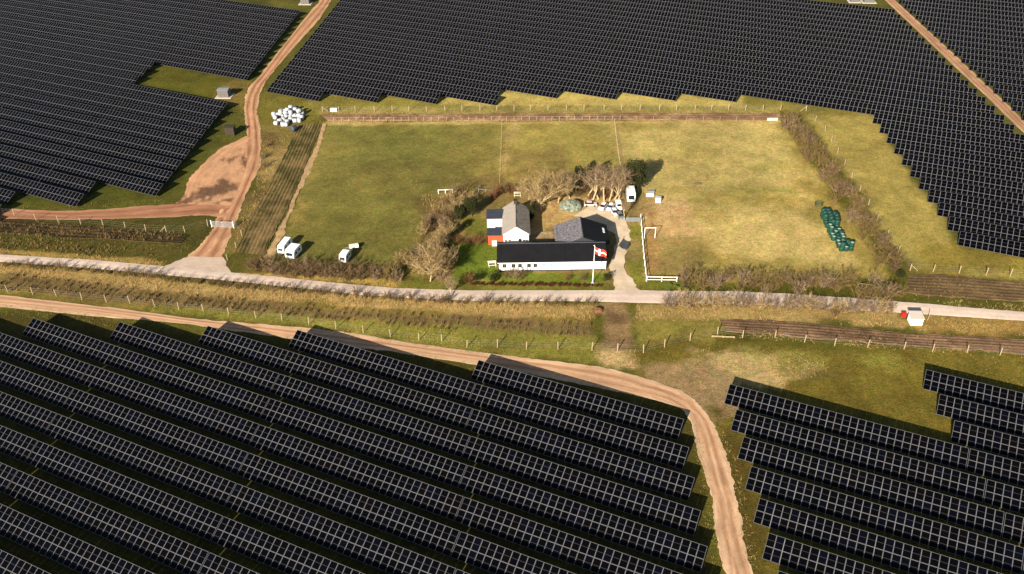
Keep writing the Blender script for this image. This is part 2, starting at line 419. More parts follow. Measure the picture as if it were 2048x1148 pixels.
# ------------------------------------------------------------------ ribbons: road, tracks, tilled strips
def resample(pts, n):
    P = [Vector(q) for q in pts]; d = [0]
    for a, b in zip(P, P[1:]): d.append(d[-1] + (b - a).length)
    out = []
    for i in range(n):
        t = d[-1] * i / (n - 1); k = 0
        while k < len(P) - 2 and d[k + 1] < t: k += 1
        f = (t - d[k]) / max(1e-6, d[k + 1] - d[k]); out.append(P[k].lerp(P[k + 1], f))
    return np.array([tuple(q) for q in out]), d[-1]
def smooth1(a, k):
    for _ in range(k):
        b = a.copy(); b[1:-1] = (a[:-2] + 2 * a[1:-1] + a[2:]) / 4; a = b
    return a
def ribbon(name, ea, eb, material, colfn, z=.03, zfn=None, nlat=16, step=.7, rag=.42, sm=4, seed=1, kind='structure', pair=False):
    """a strip of ground between two edge lines; colour by colfn(s across 0..1, v along, x, y)"""
    a, la = resample([at(*q) for q in ea], 2); b, lb = resample([at(*q) for q in eb], 2)
    L = max(sum((at(*p) - at(*q)).length for p, q in zip(ea, ea[1:])), sum((at(*p) - at(*q)).length for p, q in zip(eb, eb[1:])))
    n = max(4, int(L / step))
    if pair:
        def by_index(e):
            P = [at(*q) for q in e]; out = []
            for i in range(n):
                t = (len(P) - 1) * i / (n - 1); k = min(int(t), len(P) - 2); out.append(tuple(P[k].lerp(P[k + 1], t - k)))
            return np.array(out)
        a = by_index(ea); b = by_index(eb)
    else:
        a, _ = resample([at(*q) for q in ea], n); b, _ = resample([at(*q) for q in eb], n)
    a = smooth1(a, sm); b = smooth1(b, sm)
    v = np.arange(n) * L / n
    na = (vnoise(v, v * 0, seed, 9.0) - .5) * 1.8 * rag + (vnoise(v, v * 0, seed + 3, 1.3) - .5) * .8 * rag + (vnoise(v, v * 0, seed + 4, .7) - .5) * .5 * rag
    nb = (vnoise(v, v * 0, seed + 7, 9.0) - .5) * 1.8 * rag + (vnoise(v, v * 0, seed + 9, 1.3) - .5) * .8 * rag + (vnoise(v, v * 0, seed + 6, .7) - .5) * .5 * rag
    dirv = (b - a); ln = np.linalg.norm(dirv[:, :2], axis=1)[:, None]; dirv = dirv / ln
    s = np.linspace(0, 1, nlat + 1)
    P = a[:, None, :] * (1 - s[None, :, None]) + b[:, None, :] * s[None, :, None]
    ed = np.abs(2 * s - 1) ** 6
    P = P + dirv[:, None, :] * (np.where(s[None, :] < .5, na[:, None], nb[:, None]) * ed[None, :])[:, :, None]
    S = np.broadcast_to(s[None, :], P.shape[:2]); V = np.broadcast_to(v[:, None], P.shape[:2])
    W = np.broadcast_to(ln, P.shape[:2])
    zz = np.full(S.shape, z)
    if zfn is not None: zz = z + zfn(S, V, W)
    edge = np.minimum(S, 1 - S) * nlat
    zz = np.where(edge < .5, z - .012, zz)
    P = P.copy(); P[:, :, 2] = zz
    c = colfn(S.ravel(), V.ravel(), P[:, :, 0].ravel(), P[:, :, 1].ravel(), W.ravel())
    me = bpy.data.meshes.new(name); k = nlat + 1
    idx = np.arange(n * k).reshape(n, k)
    faces = np.stack([idx[:-1, :-1].ravel(), idx[:-1, 1:].ravel(), idx[1:, 1:].ravel(), idx[1:, :-1].ravel()], 1)
    me.from_pydata(P.reshape(-1, 3).tolist(), [], faces.tolist())
    ca = me.color_attributes.new('Col', 'FLOAT_COLOR', 'POINT')
    ca.data.foreach_set('color', np.concatenate([np.clip(c, 0, 1), np.ones((len(c), 1))], 1).ravel())
    uv = me.uv_layers.new(name='UVMap'); vi = faces.ravel()
    U = np.stack([(S * W).ravel()[vi], V.ravel()[vi]], 1)
    uv.data.foreach_set('uv', U.ravel())
    # the strip must face up
    me.update()
    if me.polygons[0].normal.z < 0: me.flip_normals()
    me.materials.append(material)
    o = link(name, me)
    if kind: tag(o, kind=kind)
    return o

def track_col(c0, c1, c2, ruts=((.28, .09), (.72, .09)), seed=3):
    c0, c1, c2 = map(np.array, (c0, c1, c2))
    def f(s, v, x, y, w):
        wv = (vnoise(v, v * 0, seed, 14) - .5) * .10
        r = sum(np.exp(-((s + wv - p) / q) ** 2) for p, q in ruts)
        e = np.clip((np.abs(s - .5) - .36) / .14, 0, 1)
        n = fbm(x, y, seed + 20, 3.2, 4)[:, None]
        st = vnoise(s * w * 3.2 + (vnoise(v, v * 0, seed + 5, 9) - .5) * 2, v * .12, seed + 9, 1.0)[:, None]
        r = np.clip(r, 0, 1)[:, None] * (.7 + .3 * vnoise(v, v * 0, seed + 31, 5)[:, None])
        c = c0 * (1 - r) + c1 * r
        e = (e[:, None] * np.clip(n * 2.2 - .5, 0, 1)) * .8
        c = c * (1 - e) + c2 * e
        return c * (.80 + .40 * st) * (.78 + .44 * n)
    return f
T_A, T_B, T_C = A(218, 162, 116), A(166, 106, 72), A(224, 184, 128)
trk = track_col(T_A, T_B, T_C)
def dip(S, V, W): return -.02 * (np.exp(-((S - .28) / .08) ** 2) + np.exp(-((S - .72) / .08) ** 2)) + .01 * vnoise(S * W, V, 3, 1.2)
ribbon('dirt_track', [(652, -40), (638, 6), (619, 25), (566, 90), (528, 141), (503, 170), (491, 192), (488, 217), (490, 242), (493, 262), (488, 300), (478, 345), (455, 398), (430, 437), (424, 458), (400, 488), (372, 518)],
       [(682, -40), (663, 2), (640, 37), (588, 95), (551, 141), (529, 168), (519, 190), (515, 217), (517, 240), (521, 262), (523, 295), (517, 338), (497, 385), (476, 430), (464, 458), (452, 490), (444, 520)],
       M_dirt, trk, zfn=dip, seed=4, pair=True)
ribbon('dirt_track', [(-160, 410), (0, 417), (128, 422), (256, 416), (340, 408), (410, 399), (470, 392)], [(-160, 434), (0, 437), (128, 441), (256, 438), (340, 434), (410, 431), (452, 434)],
       M_dirt, track_col(A(190, 132, 94), A(160, 106, 74), A(206, 164, 114), seed=8), z=.034, zfn=dip, seed=12, pair=True)  # duller than the other tracks: some left-edge darkening is put into these colours
ribbon('dirt_track', [(-200, 572), (0, 588), (200, 611), (400, 638), (560, 652), (700, 668), (850, 690), (1000, 710), (1100, 721), (1220, 738), (1300, 757), (1371, 782), (1396, 802), (1425, 842), (1440, 880), (1452, 922), (1465, 980), (1477, 1021), (1487, 1067), (1505, 1140), (1540, 1260)],
       [(-200, 600), (0, 615), (200, 632), (390, 652), (571, 677), (690, 694), (800, 708), (935, 727), (1030, 745), (1120, 762), (1200, 778), (1255, 788), (1310, 800), (1366, 818), (1384, 856), (1401, 922), (1416, 980), (1425, 1030), (1435, 1075), (1452, 1145), (1478, 1260)],
       M_dirt, track_col(A(232, 184, 138), A(198, 142, 98), A(232, 198, 150), ruts=((.30, .10), (.62, .08)), seed=14), z=.03, zfn=dip, seed=22, pair=True, nlat=20)
ribbon('dirt_track', [(1700, -70), (1770, 0), (1855, 81), (1906, 130), (1957, 178), (2048, 266), (2200, 412)], [(1714, -70), (1789, 0), (1875, 77), (1926, 125), (1977, 173), (2069, 261), (2221, 405)],
       M_dirt, track_col(A(206, 158, 114), A(168, 112, 86), A(214, 176, 128), ruts=((.36, .08), (.66, .06)), seed=18), zfn=dip, seed=31, rag=.12, pair=True)
# bare soil beside the track, light apron where it meets the road
_dk = wpoly([(420, 366), (445, 358), (462, 372), (440, 392), (400, 402), (350, 408), (385, 390)])
_dk2 = wpoly([(470, 300), (492, 292), (496, 325), (478, 338)])
def soil_n(s, v, x, y, w):
    n = fbm(x, y, 90, 4, 4); st = vnoise(s * w * 1.4, v * .35, 93, 1.0); d = np.maximum(inside_dist(x, y, _dk), inside_dist(x, y, _dk2)) + (n - .5) * 11 + (st - .5) * 5
    k = np.clip(d / 2.0 + .3, 0, .88)[:, None]
    return (np.array(A(224, 166, 118)) * (1 - k) + np.array(A(104, 74, 52)) * k) * (.68 + .36 * fbm(x, y, 92, 1.6, 3) + .26 * st)[:, None]
_unused = lambda s, v, x, y, w: (np.array(A(208, 152, 104)) * (1 - np.clip((fbm(x, y, 90, 7, 4) - .50) * 7, 0, .85)[:, None]) + np.array(A(96, 66, 44)) * np.clip((fbm(x, y, 90, 7, 4) - .50) * 7, 0, .85)[:, None]) * (.8 + .4 * fbm(x, y, 92, 1.6, 3))[:, None]
ribbon('bare_soil_patch', [(490, 272), (462, 285), (435, 302), (402, 332), (376, 362), (362, 395), (350, 408)], [(500, 275), (497, 292), (494, 312), (490, 340), (480, 368), (470, 392), (462, 412)],
       M_dirt, soil_n, z=.02, zfn=lambda S, V, W: .10 * fbm(S * W, V, 7, 2.2, 3) * np.minimum(1, np.minimum(S, 1 - S) * 8), rag=.8, seed=41, pair=True)
ribbon('road_apron', [(378, 513), (350, 522), (318, 537)], [(446, 515), (450, 530), (470, 556)], M_road,
       lambda s, v, x, y, w: np.array(A(222, 192, 162)) * (.85 + .3 * fbm(x, y, 77, 1.4, 4))[:, None], z=.04, rag=.7, seed=45, pair=True)
road_c = lambda s, v, x, y, w: (np.array(A(244, 214, 184)) * (.80 + .4 * fbm(x, y, 66, 3.2, 5))[:, None]) * (1 + .06 * np.cos(s * 4 * math.pi))[:, None]
ROAD_N = [(-260, 488), (0, 509), (174, 519), (331, 533), (488, 547), (700, 569), (800, 577), (950, 582), (1224, 581), (1348, 581), (1470, 583), (1592, 588), (1801, 604), (2048, 623), (2300, 642)]
ROAD_S = [(-260, 502), (0, 524), (200, 538), (340, 551), (488, 565), (700, 587), (800, 596), (950, 602), (1200, 604), (1348, 607), (1470, 608), (1600, 613), (1801, 625), (2048, 642), (2300, 660)]
ribbon('road', ROAD_N, ROAD_S, M_road, road_c, z=.05, zfn=lambda S, V, W: .05 * (1 - (2 * S - 1) ** 2), rag=.16, seed=51, nlat=10, sm=8, pair=True)
drive_c = lambda s, v, x, y, w: np.array(A(244, 214, 172)) * (.70 + .5 * fbm(x, y, 87, 2.3, 4))[:, None]
ribbon('gravel_drive', [(1222, 583), (1227, 560), (1226, 540), (1229, 515), (1236, 490), (1238, 474), (1226, 462), (1206, 450), (1180, 438), (1150, 430)],
       [(1280, 583), (1264, 560), (1254, 540), (1252, 515), (1255, 490), (1258, 474), (1256, 456), (1248, 438), (1230, 422), (1180, 412)],
       M_road, drive_c, z=.022, rag=.7, seed=55, pair=True)
ribbon('sandy_edge_path', [(648, 246), (600, 362), (560, 450), (530, 515)], [(656, 248), (610, 365), (572, 452), (545, 517)], M_soil,
       lambda s, v, x, y, w: np.array(A(206, 166, 112)) * (.7 + .6 * fbm(x, y, 97, 1.2, 4))[:, None], z=.03, rag=.8, seed=58, pair=True)
def furrow(nf, c0, c1, seed):
    c0 = np.array(c0); c1 = np.array(c1)
    def cf(s, v, x, y, w):
        q = s * nf; ln_ = vnoise(np.floor(q) * 7.3, v * .06, seed + 6, 1.0)
        k = ((.5 + .5 * np.cos(2 * math.pi * q + 1.5 * (vnoise(v, v * 0, seed, 8) - .5))) * (.25 + 1.1 * ln_))[:, None]
        n = fbm(x, y, seed + 2, 2.2, 4)[:, None]
        k = np.clip(k * 1.1 + (n - .5) * 2.2 + (fbm(x, y, seed + 12, 9, 3)[:, None] - .5) * 1.4, 0, 1)
        return (c0 * (1 - k) + c1 * k) * (.62 + .76 * n)
    def zf(S, V, W): return .05 + .07 * (.5 + .5 * np.cos(2 * math.pi * nf * S)) * (.6 + .8 * vnoise(S * W, V, seed, 1.2))
    return cf, zf
cf, zf = furrow(8, A(84, 78, 34), A(140, 112, 68), 201)
ribbon('tilled_strip', [(598, 250), (545, 360), (500, 440), (468, 505)], [(646, 247), (598, 362), (562, 440), (530, 512)], M_soil, cf, zfn=zf, nlat=48, rag=.4, seed=61, pair=True)
cf, zf = furrow(4, A(150, 112, 78), A(182, 142, 100), 203)
ribbon('tilled_strip', [(640, 229), (900, 228), (1200, 226), (1560, 226)], [(655, 242), (900, 241), (1200, 240), (1560, 241)], M_soil, cf, zfn=zf, nlat=24, rag=.3, seed=62)
cf, zf = furrow(5, A(116, 88, 60), A(146, 112, 80), 205)
ribbon('tilled_strip', [(1438, 638), (1600, 646), (1800, 664), (2048, 678), (2300, 694)], [(1450, 664), (1600, 674), (1800, 690), (2048, 708), (2300, 724)], M_soil, cf, zfn=zf, nlat=24, rag=.5, seed=63, pair=True)
cf, zf = furrow(7, A(112, 88, 56), A(134, 106, 68), 207)
ribbon('tilled_strip', [(1816, 548), (1920, 552), (2048, 562), (2300, 580)], [(1816, 588), (1920, 594), (2048, 604), (2300, 622)], M_soil, cf, zfn=zf, nlat=32, rag=.5, seed=64, pair=True)
cf, zf = furrow(4, A(60, 50, 26), A(92, 70, 42), 209)
ribbon('tilled_strip', [(-300, 420), (0, 439), (180, 452), (380, 470)], [(-300, 446), (0, 466), (180, 478), (360, 488)], M_soil, cf, zfn=zf, nlat=32, rag=.6, seed=65, pair=True)

# ------------------------------------------------------------------ solar tables
AZ, TILT, MW, SL = R(-25.28), R(27.33), 1.05, 3.394
HB = .5
O0 = np.array([-4.527, 108.409])
UH = np.array([math.cos(AZ), math.sin(AZ)]); VH = np.array([-math.sin(AZ), math.cos(AZ)])
def sol(u, v, s=0.0):
    g = O0 + UH * u + VH * (v + s * math.cos(TILT)); return (g[0], g[1], HB + s * math.sin(TILT))
PITCH_M = Matrix.Rotation(TILT, 4, 'X')
MH = SL / 2 - .012
def panel_faces(mb, u0, u1, s0, s1, M, gm=1):
    """one framed module: aluminium rim, recessed dark glass in two halves with the gap between"""
    r = .043; g = .022; t = .035
    mb.box(u0, u1, s0, s1, 0, t - .006, 0, M, bottom=False)
    mid = (s0 + s1) / 2
    zt = t
    def q(a, b, c, d, z, mi): mb.add([M @ Vector(p) for p in ((a, c, z), (b, c, z), (b, d, z), (a, d, z))], [(0, 1, 2, 3)], mi)
    q(u0 + r, u1 - r, s0 + r, s1 - r, zt - .003, 2)
    q(u0 + r + .004, u1 - r - .004, s0 + r + .004, mid - g, zt, gm)
    q(u0 + r + .004, u1 - r - .004, mid + g, s1 - r - .004, zt, gm)
PANEL_ME = []
for _g in (1, 1, 1, 1, 3, 4):
    _pm = MB(); panel_faces(_pm, .008, MW - .008, .006, MH, Matrix.Identity(4), _g)
    PANEL_ME.append(_pm.mesh('solar_panel', [M_alu, M_glass, M_back, M_glass_b, M_glass_n]))
def frame_mesh(nc, scale):
    mb = MB(); L = nc * MW * scale
    for s in (.55, 1.25, 2.15, 2.85): mb.box(.02, L - .02, s - .03, s + .03, -.06, -.003, 0, PITCH_M)
    n = max(2, int(round(L / 4.2)))
    for i in range(n):
        x = L * (i + .5) / n
        y = 1.7; zt = y * math.tan(TILT)
        mb.box(x - .05, x + .05, y * math.cos(TILT) - .05, y * math.cos(TILT) + .05, -HB - .1, y * math.sin(TILT) - .12)
        mb.box(x - .03, x + .03, .3, SL - .3, -.14, -.062, 0, PITCH_M)
    return mb.mesh('support_frame', M_steel)
_fm = {}; _sm = {}
def stuff_mesh(nc):
    mb = MB()
    for i in range(nc):
        for j in range(2):
            panel_faces(mb, i * MW + .008, (i + 1) * MW - .008, j * SL / 2 + .006, j * SL / 2 + MH, PITCH_M, (1, 1, 1, 3, 4)[rng.integers(5)])
    return mb.mesh('solar_panels', [M_alu, M_glass, M_back, M_glass_b, M_glass_n])
ORD = ['', 'first', 'second', 'third', 'fourth', 'fifth', 'sixth', 'seventh', 'eighth', 'ninth', 'tenth', 'eleventh', 'twelfth', 'thirteenth', 'fourteenth', 'fifteenth', 'sixteenth', 'seventeenth', 'eighteenth', 'nineteenth', 'twentieth',
       'twenty-first', 'twenty-second', 'twenty-third', 'twenty-fourth', 'twenty-fifth', 'twenty-sixth', 'twenty-seventh', 'twenty-eighth', 'twenty-ninth', 'thirtieth']
TABLES = []   # (u start, v, columns, width scale, label, group)
def row(block, v, left, wid, ivs, rowtxt, group, from_right=False, refs=None):
    segs = []
    for a, b in ivs:
        cuts = [a] + [c for c in range(math.ceil(a + .01), math.floor(b - .01) + 1)] + [b]
        if abs(a - round(a)) < .01: cuts[0] = a
        cuts = sorted(set(cuts))
        segs += list(zip(cuts, cuts[1:]))
    n = len(segs)
    for i, (a, b) in enumerate(segs):
        TABLES.append([left + a * wid, v, int(round((b - a) * 32)), wid / 33.6, block, rowtxt, (n - i) if from_right else (i + 1), group, (b - a) < .9])
P_A, S_A = 5.236, 2.1995
for k in range(1, 15):
    ivs = {1: [(0, 1)], 2: [(-1, 1)], 3: [(-1.5, 1)], 4: [(-2, 1)], 5: [(-2.5, 1)]}.get(k, [(-4, 1)])
    row('near', -k * P_A, S_A * (k - 1), 33.6, ivs, ORD[k], 'solar tables of the large near field', True)
for k in range(-4, 13):
    ivs = [(1, 2)] if k < -1 else [(0, 2)]
    row('nearright', -k * P_A, 37.747 + 2.1913 * (k + 1), 33.6, ivs, ORD[k + 5], 'solar tables of the near right field')
for k in range(-14, 14):
    end = 0 if k <= -4 else (-1 if k < 0 else (0 if k <= 8 else (-.5 if k <= 10 else -1)))
    row('left', 62.655 - k * 5.2327, -107.56 + 2.1868 * k, 33.6, [(end - 6, end)], ORD[k + 15], 'solar tables of the upper left field', True)
for e in range(-21, 10):
    l = -115.6 + 1.9916 * e; r = 44.608 + 2.1349 * (e + 20); w = (r - l) / 6
    ivs = {-3: [(0, 4), (5, 6)], -2: [(0, 3.5), (5, 6)], -1: [(0, 3), (5, 6)], 0: [(0, 2.5), (5, 6)], 1: [(0, 2), (5, 6)], 2: [(0, 2), (5, 6)], 3: [(0, 1.5), (5, 6)], 4: [(0, 1), (5, 6)], 5: [(0, .5), (5, 6)]}.get(e, [(0, 6)] if e <= -4 else ([(5, 6)] if e <= 7 else []))
    if e == -21: ivs = []
    row('upper', 105.591 - e * 5.3455, l, w, ivs, ORD[max(1, e + 21)], 'solar tables of the field above the farm')
for e in range(-32, -3):
    row('farright', 223.51 - (e + 22) * 5.3455, 46.757 + 2.1236 * (e + 22), 33.6, [(0, 3)], ORD[max(1, (e + 33))], 'solar tables right of the far red track')

def tab_label(t):
    half = 'half-length ' if t[8] else ''
    b, rw, ps = t[4], t[5], ORD[t[6]]
    if b == 'near': return f'{half}black solar table, {ps} from the track bend, {rw} row of the near field'
    if b == 'nearright': return f'{half}black solar table, {ps} from the left, {rw} row of the near right field'
    if b == 'left': return f'{half}dark solar table, {ps} from the right end, {rw} row of the upper left field'
    if b == 'upper': return f'{half}dark solar table, {ps} from the left, {rw} row of the field above the farm'
    return f'dark solar table, {ps} from the left, {rw} row beyond the far right track'
vis = []
for t in TABLES:
    L = t[2] * MW * t[3]
    cs = [proj(sol(t[0] + a, t[1], s)) for a in (0, L / 4, L / 2, L * .75, L) for s in (0, SL)]
    X = [c[0] for c in cs]; Y = [c[1] for c in cs]
    infr = any(-20 < x < 2068 and -12 < y < 1170 for x, y in cs)
    near = any(-130 < x < 2178 and -60 < y < 1300 for x, y in cs)
    if not near: continue
    area = abs(cs[0][0] - cs[-1][0]) * abs(cs[0][1] - cs[1][1])
    cw = abs(cs[-1][0] - cs[0][0]) / t[2]
    vis.append((infr, area, cw, t))
vis.sort(key=lambda q: (-q[0], -q[1]))
print('tables in view', sum(q[0] for q in vis), 'built', len(vis))
rest = MB()
for i, (infr, area, cw, t) in enumerate(vis):
    loc = sol(t[0], t[1]); nc = t[2]; sc = t[3]
    if i >= 300:
        key = (nc)
        Mx = Matrix.Translation(loc) @ Matrix.Rotation(AZ, 4, 'Z') @ Matrix.Diagonal((sc * .996, 1, 1, 1)) @ PITCH_M
        for a in range(nc):
            for j in range(2):
                panel_faces(rest, a * MW + .008, (a + 1) * MW - .008, j * SL / 2 + .006, j * SL / 2 + MH, Mx)
        continue
    root = empty('solar_table', loc, AZ)
    root.scale = (sc * .996, 1, 1)
    tag(root, tab_label(t), 'solar table', t[7])
    if (nc) not in _fm: _fm[nc] = frame_mesh(nc, 1.0)
    link('support_frame', _fm[nc], root)
    if cw >= 10 and infr:
        for a in range(nc):
            for j in range(2):
                o = link('solar_panel', PANEL_ME[rng.integers(6)], root)
                o.location = (a * MW, j * SL / 2 * math.cos(TILT), j * SL / 2 * math.sin(TILT))
                o.rotation_euler = (TILT + rng.normal(0, .004), rng.normal(0, .003), 0)
    else:
        key = (nc, i % 5)
        if key not in _sm: _sm[key] = stuff_mesh(nc)
        tag(link('solar_panels', _sm[key], root), kind='stuff')
if rest.v:
    tag(rest.build('solar_tables', [M_alu, M_glass, M_back]), 'farthest rows of dark solar tables along the edges of the fields', 'solar tables', kind='stuff')

# ------------------------------------------------------------------ buildings
def W(mb, x0, x1, z0, z1, y, face=-1, mi=0):
    pass
def window(parent, x, z, w, h, y, panes=(2, 1), glass=None, frame=None, axis='x', out=-1, name='window'):
    """frame, a recessed pane and glazing bars on a wall that faces -y (axis x) or +-x (axis y)"""
    fr = MB(); t = .06; d = .05; t = .035
    def B(mb, a0, a1, z0, z1, dd0, dd1, mi=0):
        if axis == 'x': mb.box(a0, a1, min(y + out * dd0, y + out * dd1), max(y + out * dd0, y + out * dd1), z0, z1, mi)
        else: mb.box(min(y + out * dd0, y + out * dd1), max(y + out * dd0, y + out * dd1), a0, a1, z0, z1, mi)
    B(fr, x - w / 2, x + w / 2, z, z + t, .004, d); B(fr, x - w / 2, x + w / 2, z + h - t, z + h, .004, d)
    B(fr, x - w / 2, x - w / 2 + t, z + t, z + h - t, .004, d); B(fr, x + w / 2 - t, x + w / 2, z + t, z + h - t, .004, d)
    for i in range(1, panes[0]): c = x - w / 2 + w * i / panes[0]; B(fr, c - .025, c + .025, z + t, z + h - t, .004, d - .01)
    f = fr.build(name, frame or M_frame_w, parent)
    g = MB(); B(g, x - w / 2 + t + .002, x + w / 2 - t - .002, z + t + .002, z + h - t - .002, .005, .02)
    g.build('pane', glass or M_glasswin, f)
    return f

# long barn by the road
bt = empty('long_barn', at(1105, 541)); BX, BY = bt.location.x, bt.location.y
tag(bt, 'long low white barn with black roof and a row of small windows', 'barn')
def L_(x, y): return (x - BX, y - BY)
x0, x1 = -2.35 - BX, 17.6 - BX; y0, y1 = 0.0, 6.6
EZ, RZ = 2.12, 3.96
w = MB()
w.prism([(0, 0), (6.6, 0), (6.6, EZ), (3.3, RZ - .1), (0, EZ)], x0, x1, 0, Matrix(((0, 1, 0, 0), (1, 0, 0, 0), (0, 0, 1, 0), (0, 0, 0, 1))))
w.build('wall', M_wall, bt)
def slope_roof(name, m, parent, xa, xb, ya, za, yb, zb, t=.10, ov=.0, n=None):
    """a slab from (ya,za) up to (yb,zb), lying along x"""
    mb = MB(); L = math.hypot(yb - ya, zb - za); ny = -(zb - za) / L * t; nz = (yb - ya) / L * t
    if nz < 0: ny, nz = -ny, -nz
    v = [(xa, ya, za), (xb, ya, za), (xb, yb, zb), (xa, yb, zb), (xa, ya + ny, za + nz), (xb, ya + ny, za + nz), (xb, yb + ny, zb + nz), (xa, yb + ny, zb + nz)]
    mb.add(v, [(0, 3, 2, 1), (4, 5, 6, 7), (0, 1, 5, 4), (1, 2, 6, 5), (2, 3, 7, 6), (3, 0, 4, 7)])
    # raised seams or laps
    if n:
        for i in range(1, n):
            x = xa + (xb - xa) * i / n
            q = [(x - .02, ya + ny, za + nz + .001), (x + .02, ya + ny, za + nz + .001), (x + .02, yb + ny, zb + nz + .001), (x - .02, yb + ny, zb + nz + .001)]
            q2 = [(a, b, c + .03) for a, b, c in q]
            mb.add(q + q2, [(4, 5, 6, 7), (0, 1, 5, 4), (1, 2, 6, 5), (2, 3, 7, 6), (3, 0, 4, 7)])
    return mb.build(name, m, parent)
slope_roof('roof', M_black_roof, bt, x0 - .4, x1 + .15, -.38, EZ - .02, 3.3, RZ, n=24)
slope_roof('roof', M_black_roof, bt, x0 - .4, x1 + .15, 6.98, EZ - .02, 3.302, RZ, n=24)
m = MB(); m.tube((x0 - .42, 3.3, RZ + .08), (x1 + .17, 3.3, RZ + .08), .11, .11, 8); m.build('ridge_cap', M_slate, bt)
m = MB(); m.tube((x0 - .35, -.46, EZ - .02), (x1 + .12, -.46, EZ - .02), .06, .06, 6)
m.tube((x1 + .02, -.40, EZ - .05), (x1 + .02, -.08, .1), .04, .04, 6); m.build('gutter', M_frame_w, bt)
m = MB(); m.box(x0 - .01, x1 + .01, -.03, -.004, 0, .22); m.build('plinth', M_slate, bt)
sc_x = lambda px: at(px, 533, 1.2).x - BX
for px, kind in ((1008.5, 'd'), (1027, 'd'), (1040, 'd'), (1058, 'd'), (1070.5, 'd'), (1088, 't'), (1101.5, 't'), (1120.5, 's'), (1145, 'f'), (1169.5, 'f')):
    X = sc_x(px)
    if kind == 'd': window(bt, X, .80, .72, .84, 0, (2, 1), frame=M_kiosk_roof)
    elif kind == 't': tag(window(bt, X, .9, .55, .72, 0, (2, 1), frame=M_teal, glass=M_teal), 'window shuttered in pale teal')
    elif kind == 's': tag(window(bt, X, 1.25, .45, .26, 0, (1, 1)), 'tiny high window slot')
    else: tag(window(bt, X, .72, .75, .9, 0, (2, 1), glass=M_frame_w, frame=M_slate), 'white-shuttered window with grey frame')
m = MB(); m.box(x1 - .06 + .065, x1 + .05, 2.4, 3.4, 0, 2.0); m.build('door', M_trim, bt)

# north barn: ridge runs away from the camera
nb = empty('north_barn', (13.65, 142.9, 0)); tag(nb, 'barn behind the long barn with mottled grey and black roof slopes', 'barn')
hw, EN, RN, yA, yB = 5.0, 2.65, 4.5, -3.55, 4.1
m = MB(); m.prism([(-hw, 0), (hw, 0), (hw, EN), (0, RN - .08), (-hw, EN)], yA, yB - .1); m.build('wall', M_trim, nb)
def ns_roof(name, mtl, parent, xe, ze, xr, zr, ya, yb, n, t=.09):
    mb = MB(); dx, dz = xr - xe, zr - ze; L = math.hypot(dx, dz); nx, nz = -dz / L * t, dx / L * t
    if nz < 0: nx, nz = -nx, -nz
    v = [(xe, ya, ze), (xe, yb, ze), (xr, yb, zr), (xr, ya, zr)]; v += [(a + nx, b, c + nz) for a, b, c in v]
    mb.add(v, [(0, 1, 2, 3), (4, 7, 6, 5), (0, 4, 5, 1), (1, 5, 6, 2), (2, 6, 7, 3), (3, 7, 4, 0)])
    for i in range(1, n):
        y = ya + (yb - ya) * i / n
        q = [(xe + nx, y - .025, ze + nz + .001), (xe + nx, y + .025, ze + nz + .001), (xr + nx, y + .025, zr + nz + .001), (xr + nx, y - .025, zr + nz + .001)]
        q += [(a, b, c + .035) for a, b, c in q]
        mb.add(q, [(4, 7, 6, 5), (0, 4, 5, 1), (1, 5, 6, 2), (2, 6, 7, 3), (3, 7, 4, 0)])
    return mb.build(name, mtl, parent)
tag(ns_roof('roof', M_mottle, nb, -hw - .2, EN - .07, 0, RN, yA, yB, 8), 'mottled grey roof slope')
rr = ns_roof('roof', M_black_roof, nb, hw + .2, EN - .07, .002, RN, yA, yB, 8); tag(rr, 'black roof slope')
m = MB(); m.tube((0, yA, RN + .08), (0, yB + .02, RN + .08), .10, .10, 8); m.build('ridge_cap', M_slate, nb)
# skylight on the black slope
def on_slope(fr, y): return (0 + (hw + .2) * fr, y, RN + (EN - .07 - RN) * fr + .09)
m = MB(); a0, b0 = on_slope(.80, 1.0), on_slope(.88, 2.9)
m.add([(a0[0], .6, a0[2] + .03), (b0[0], .6, b0[2] + .03), (b0[0], 2.4, b0[2] + .03), (a0[0], 2.4, a0[2] + .03), (a0[0], .6, a0[2] - .05), (b0[0], .6, b0[2] - .05), (b0[0], 2.4, b0[2] - .05), (a0[0], 2.4, a0[2] - .05)],
      [(0, 1, 2, 3), (4, 5, 1, 0), (5, 6, 2, 1), (6, 7, 3, 2), (7, 4, 0, 3)])
m.build('skylight', M_white, rr)

# farmhouse
hs = empty('farmhouse', (.96, 143.5, 0)); tag(hs, 'white gabled farmhouse with weathered grey roof and round attic windows', 'house')
hw, EN, RN, yA, yB = 2.45, 2.95, 4.62, 0.0, 10.4
m = MB(); m.prism([(-hw, 0), (hw, 0), (hw, EN), (0, RN - .08), (-hw, EN)], yA, yB); m.build('wall', M_wall, hs)
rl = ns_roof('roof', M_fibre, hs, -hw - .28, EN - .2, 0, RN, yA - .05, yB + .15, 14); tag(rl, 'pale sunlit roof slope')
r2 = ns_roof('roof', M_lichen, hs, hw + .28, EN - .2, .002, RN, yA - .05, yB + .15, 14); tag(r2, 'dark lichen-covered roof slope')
m = MB(); m.tube((0, yA - .06, RN + .07), (0, yB + .17, RN + .07), .09, .09, 8); m.build('ridge_cap', M_lichen, hs)
m = MB(); m.box(-.35, .35, 8.9, 9.5, RN - .3, RN + .75); m.box(-.40, .40, 8.85, 9.55, RN + .752, RN + .85); m.build('chimney', M_kiosk_d, r2)
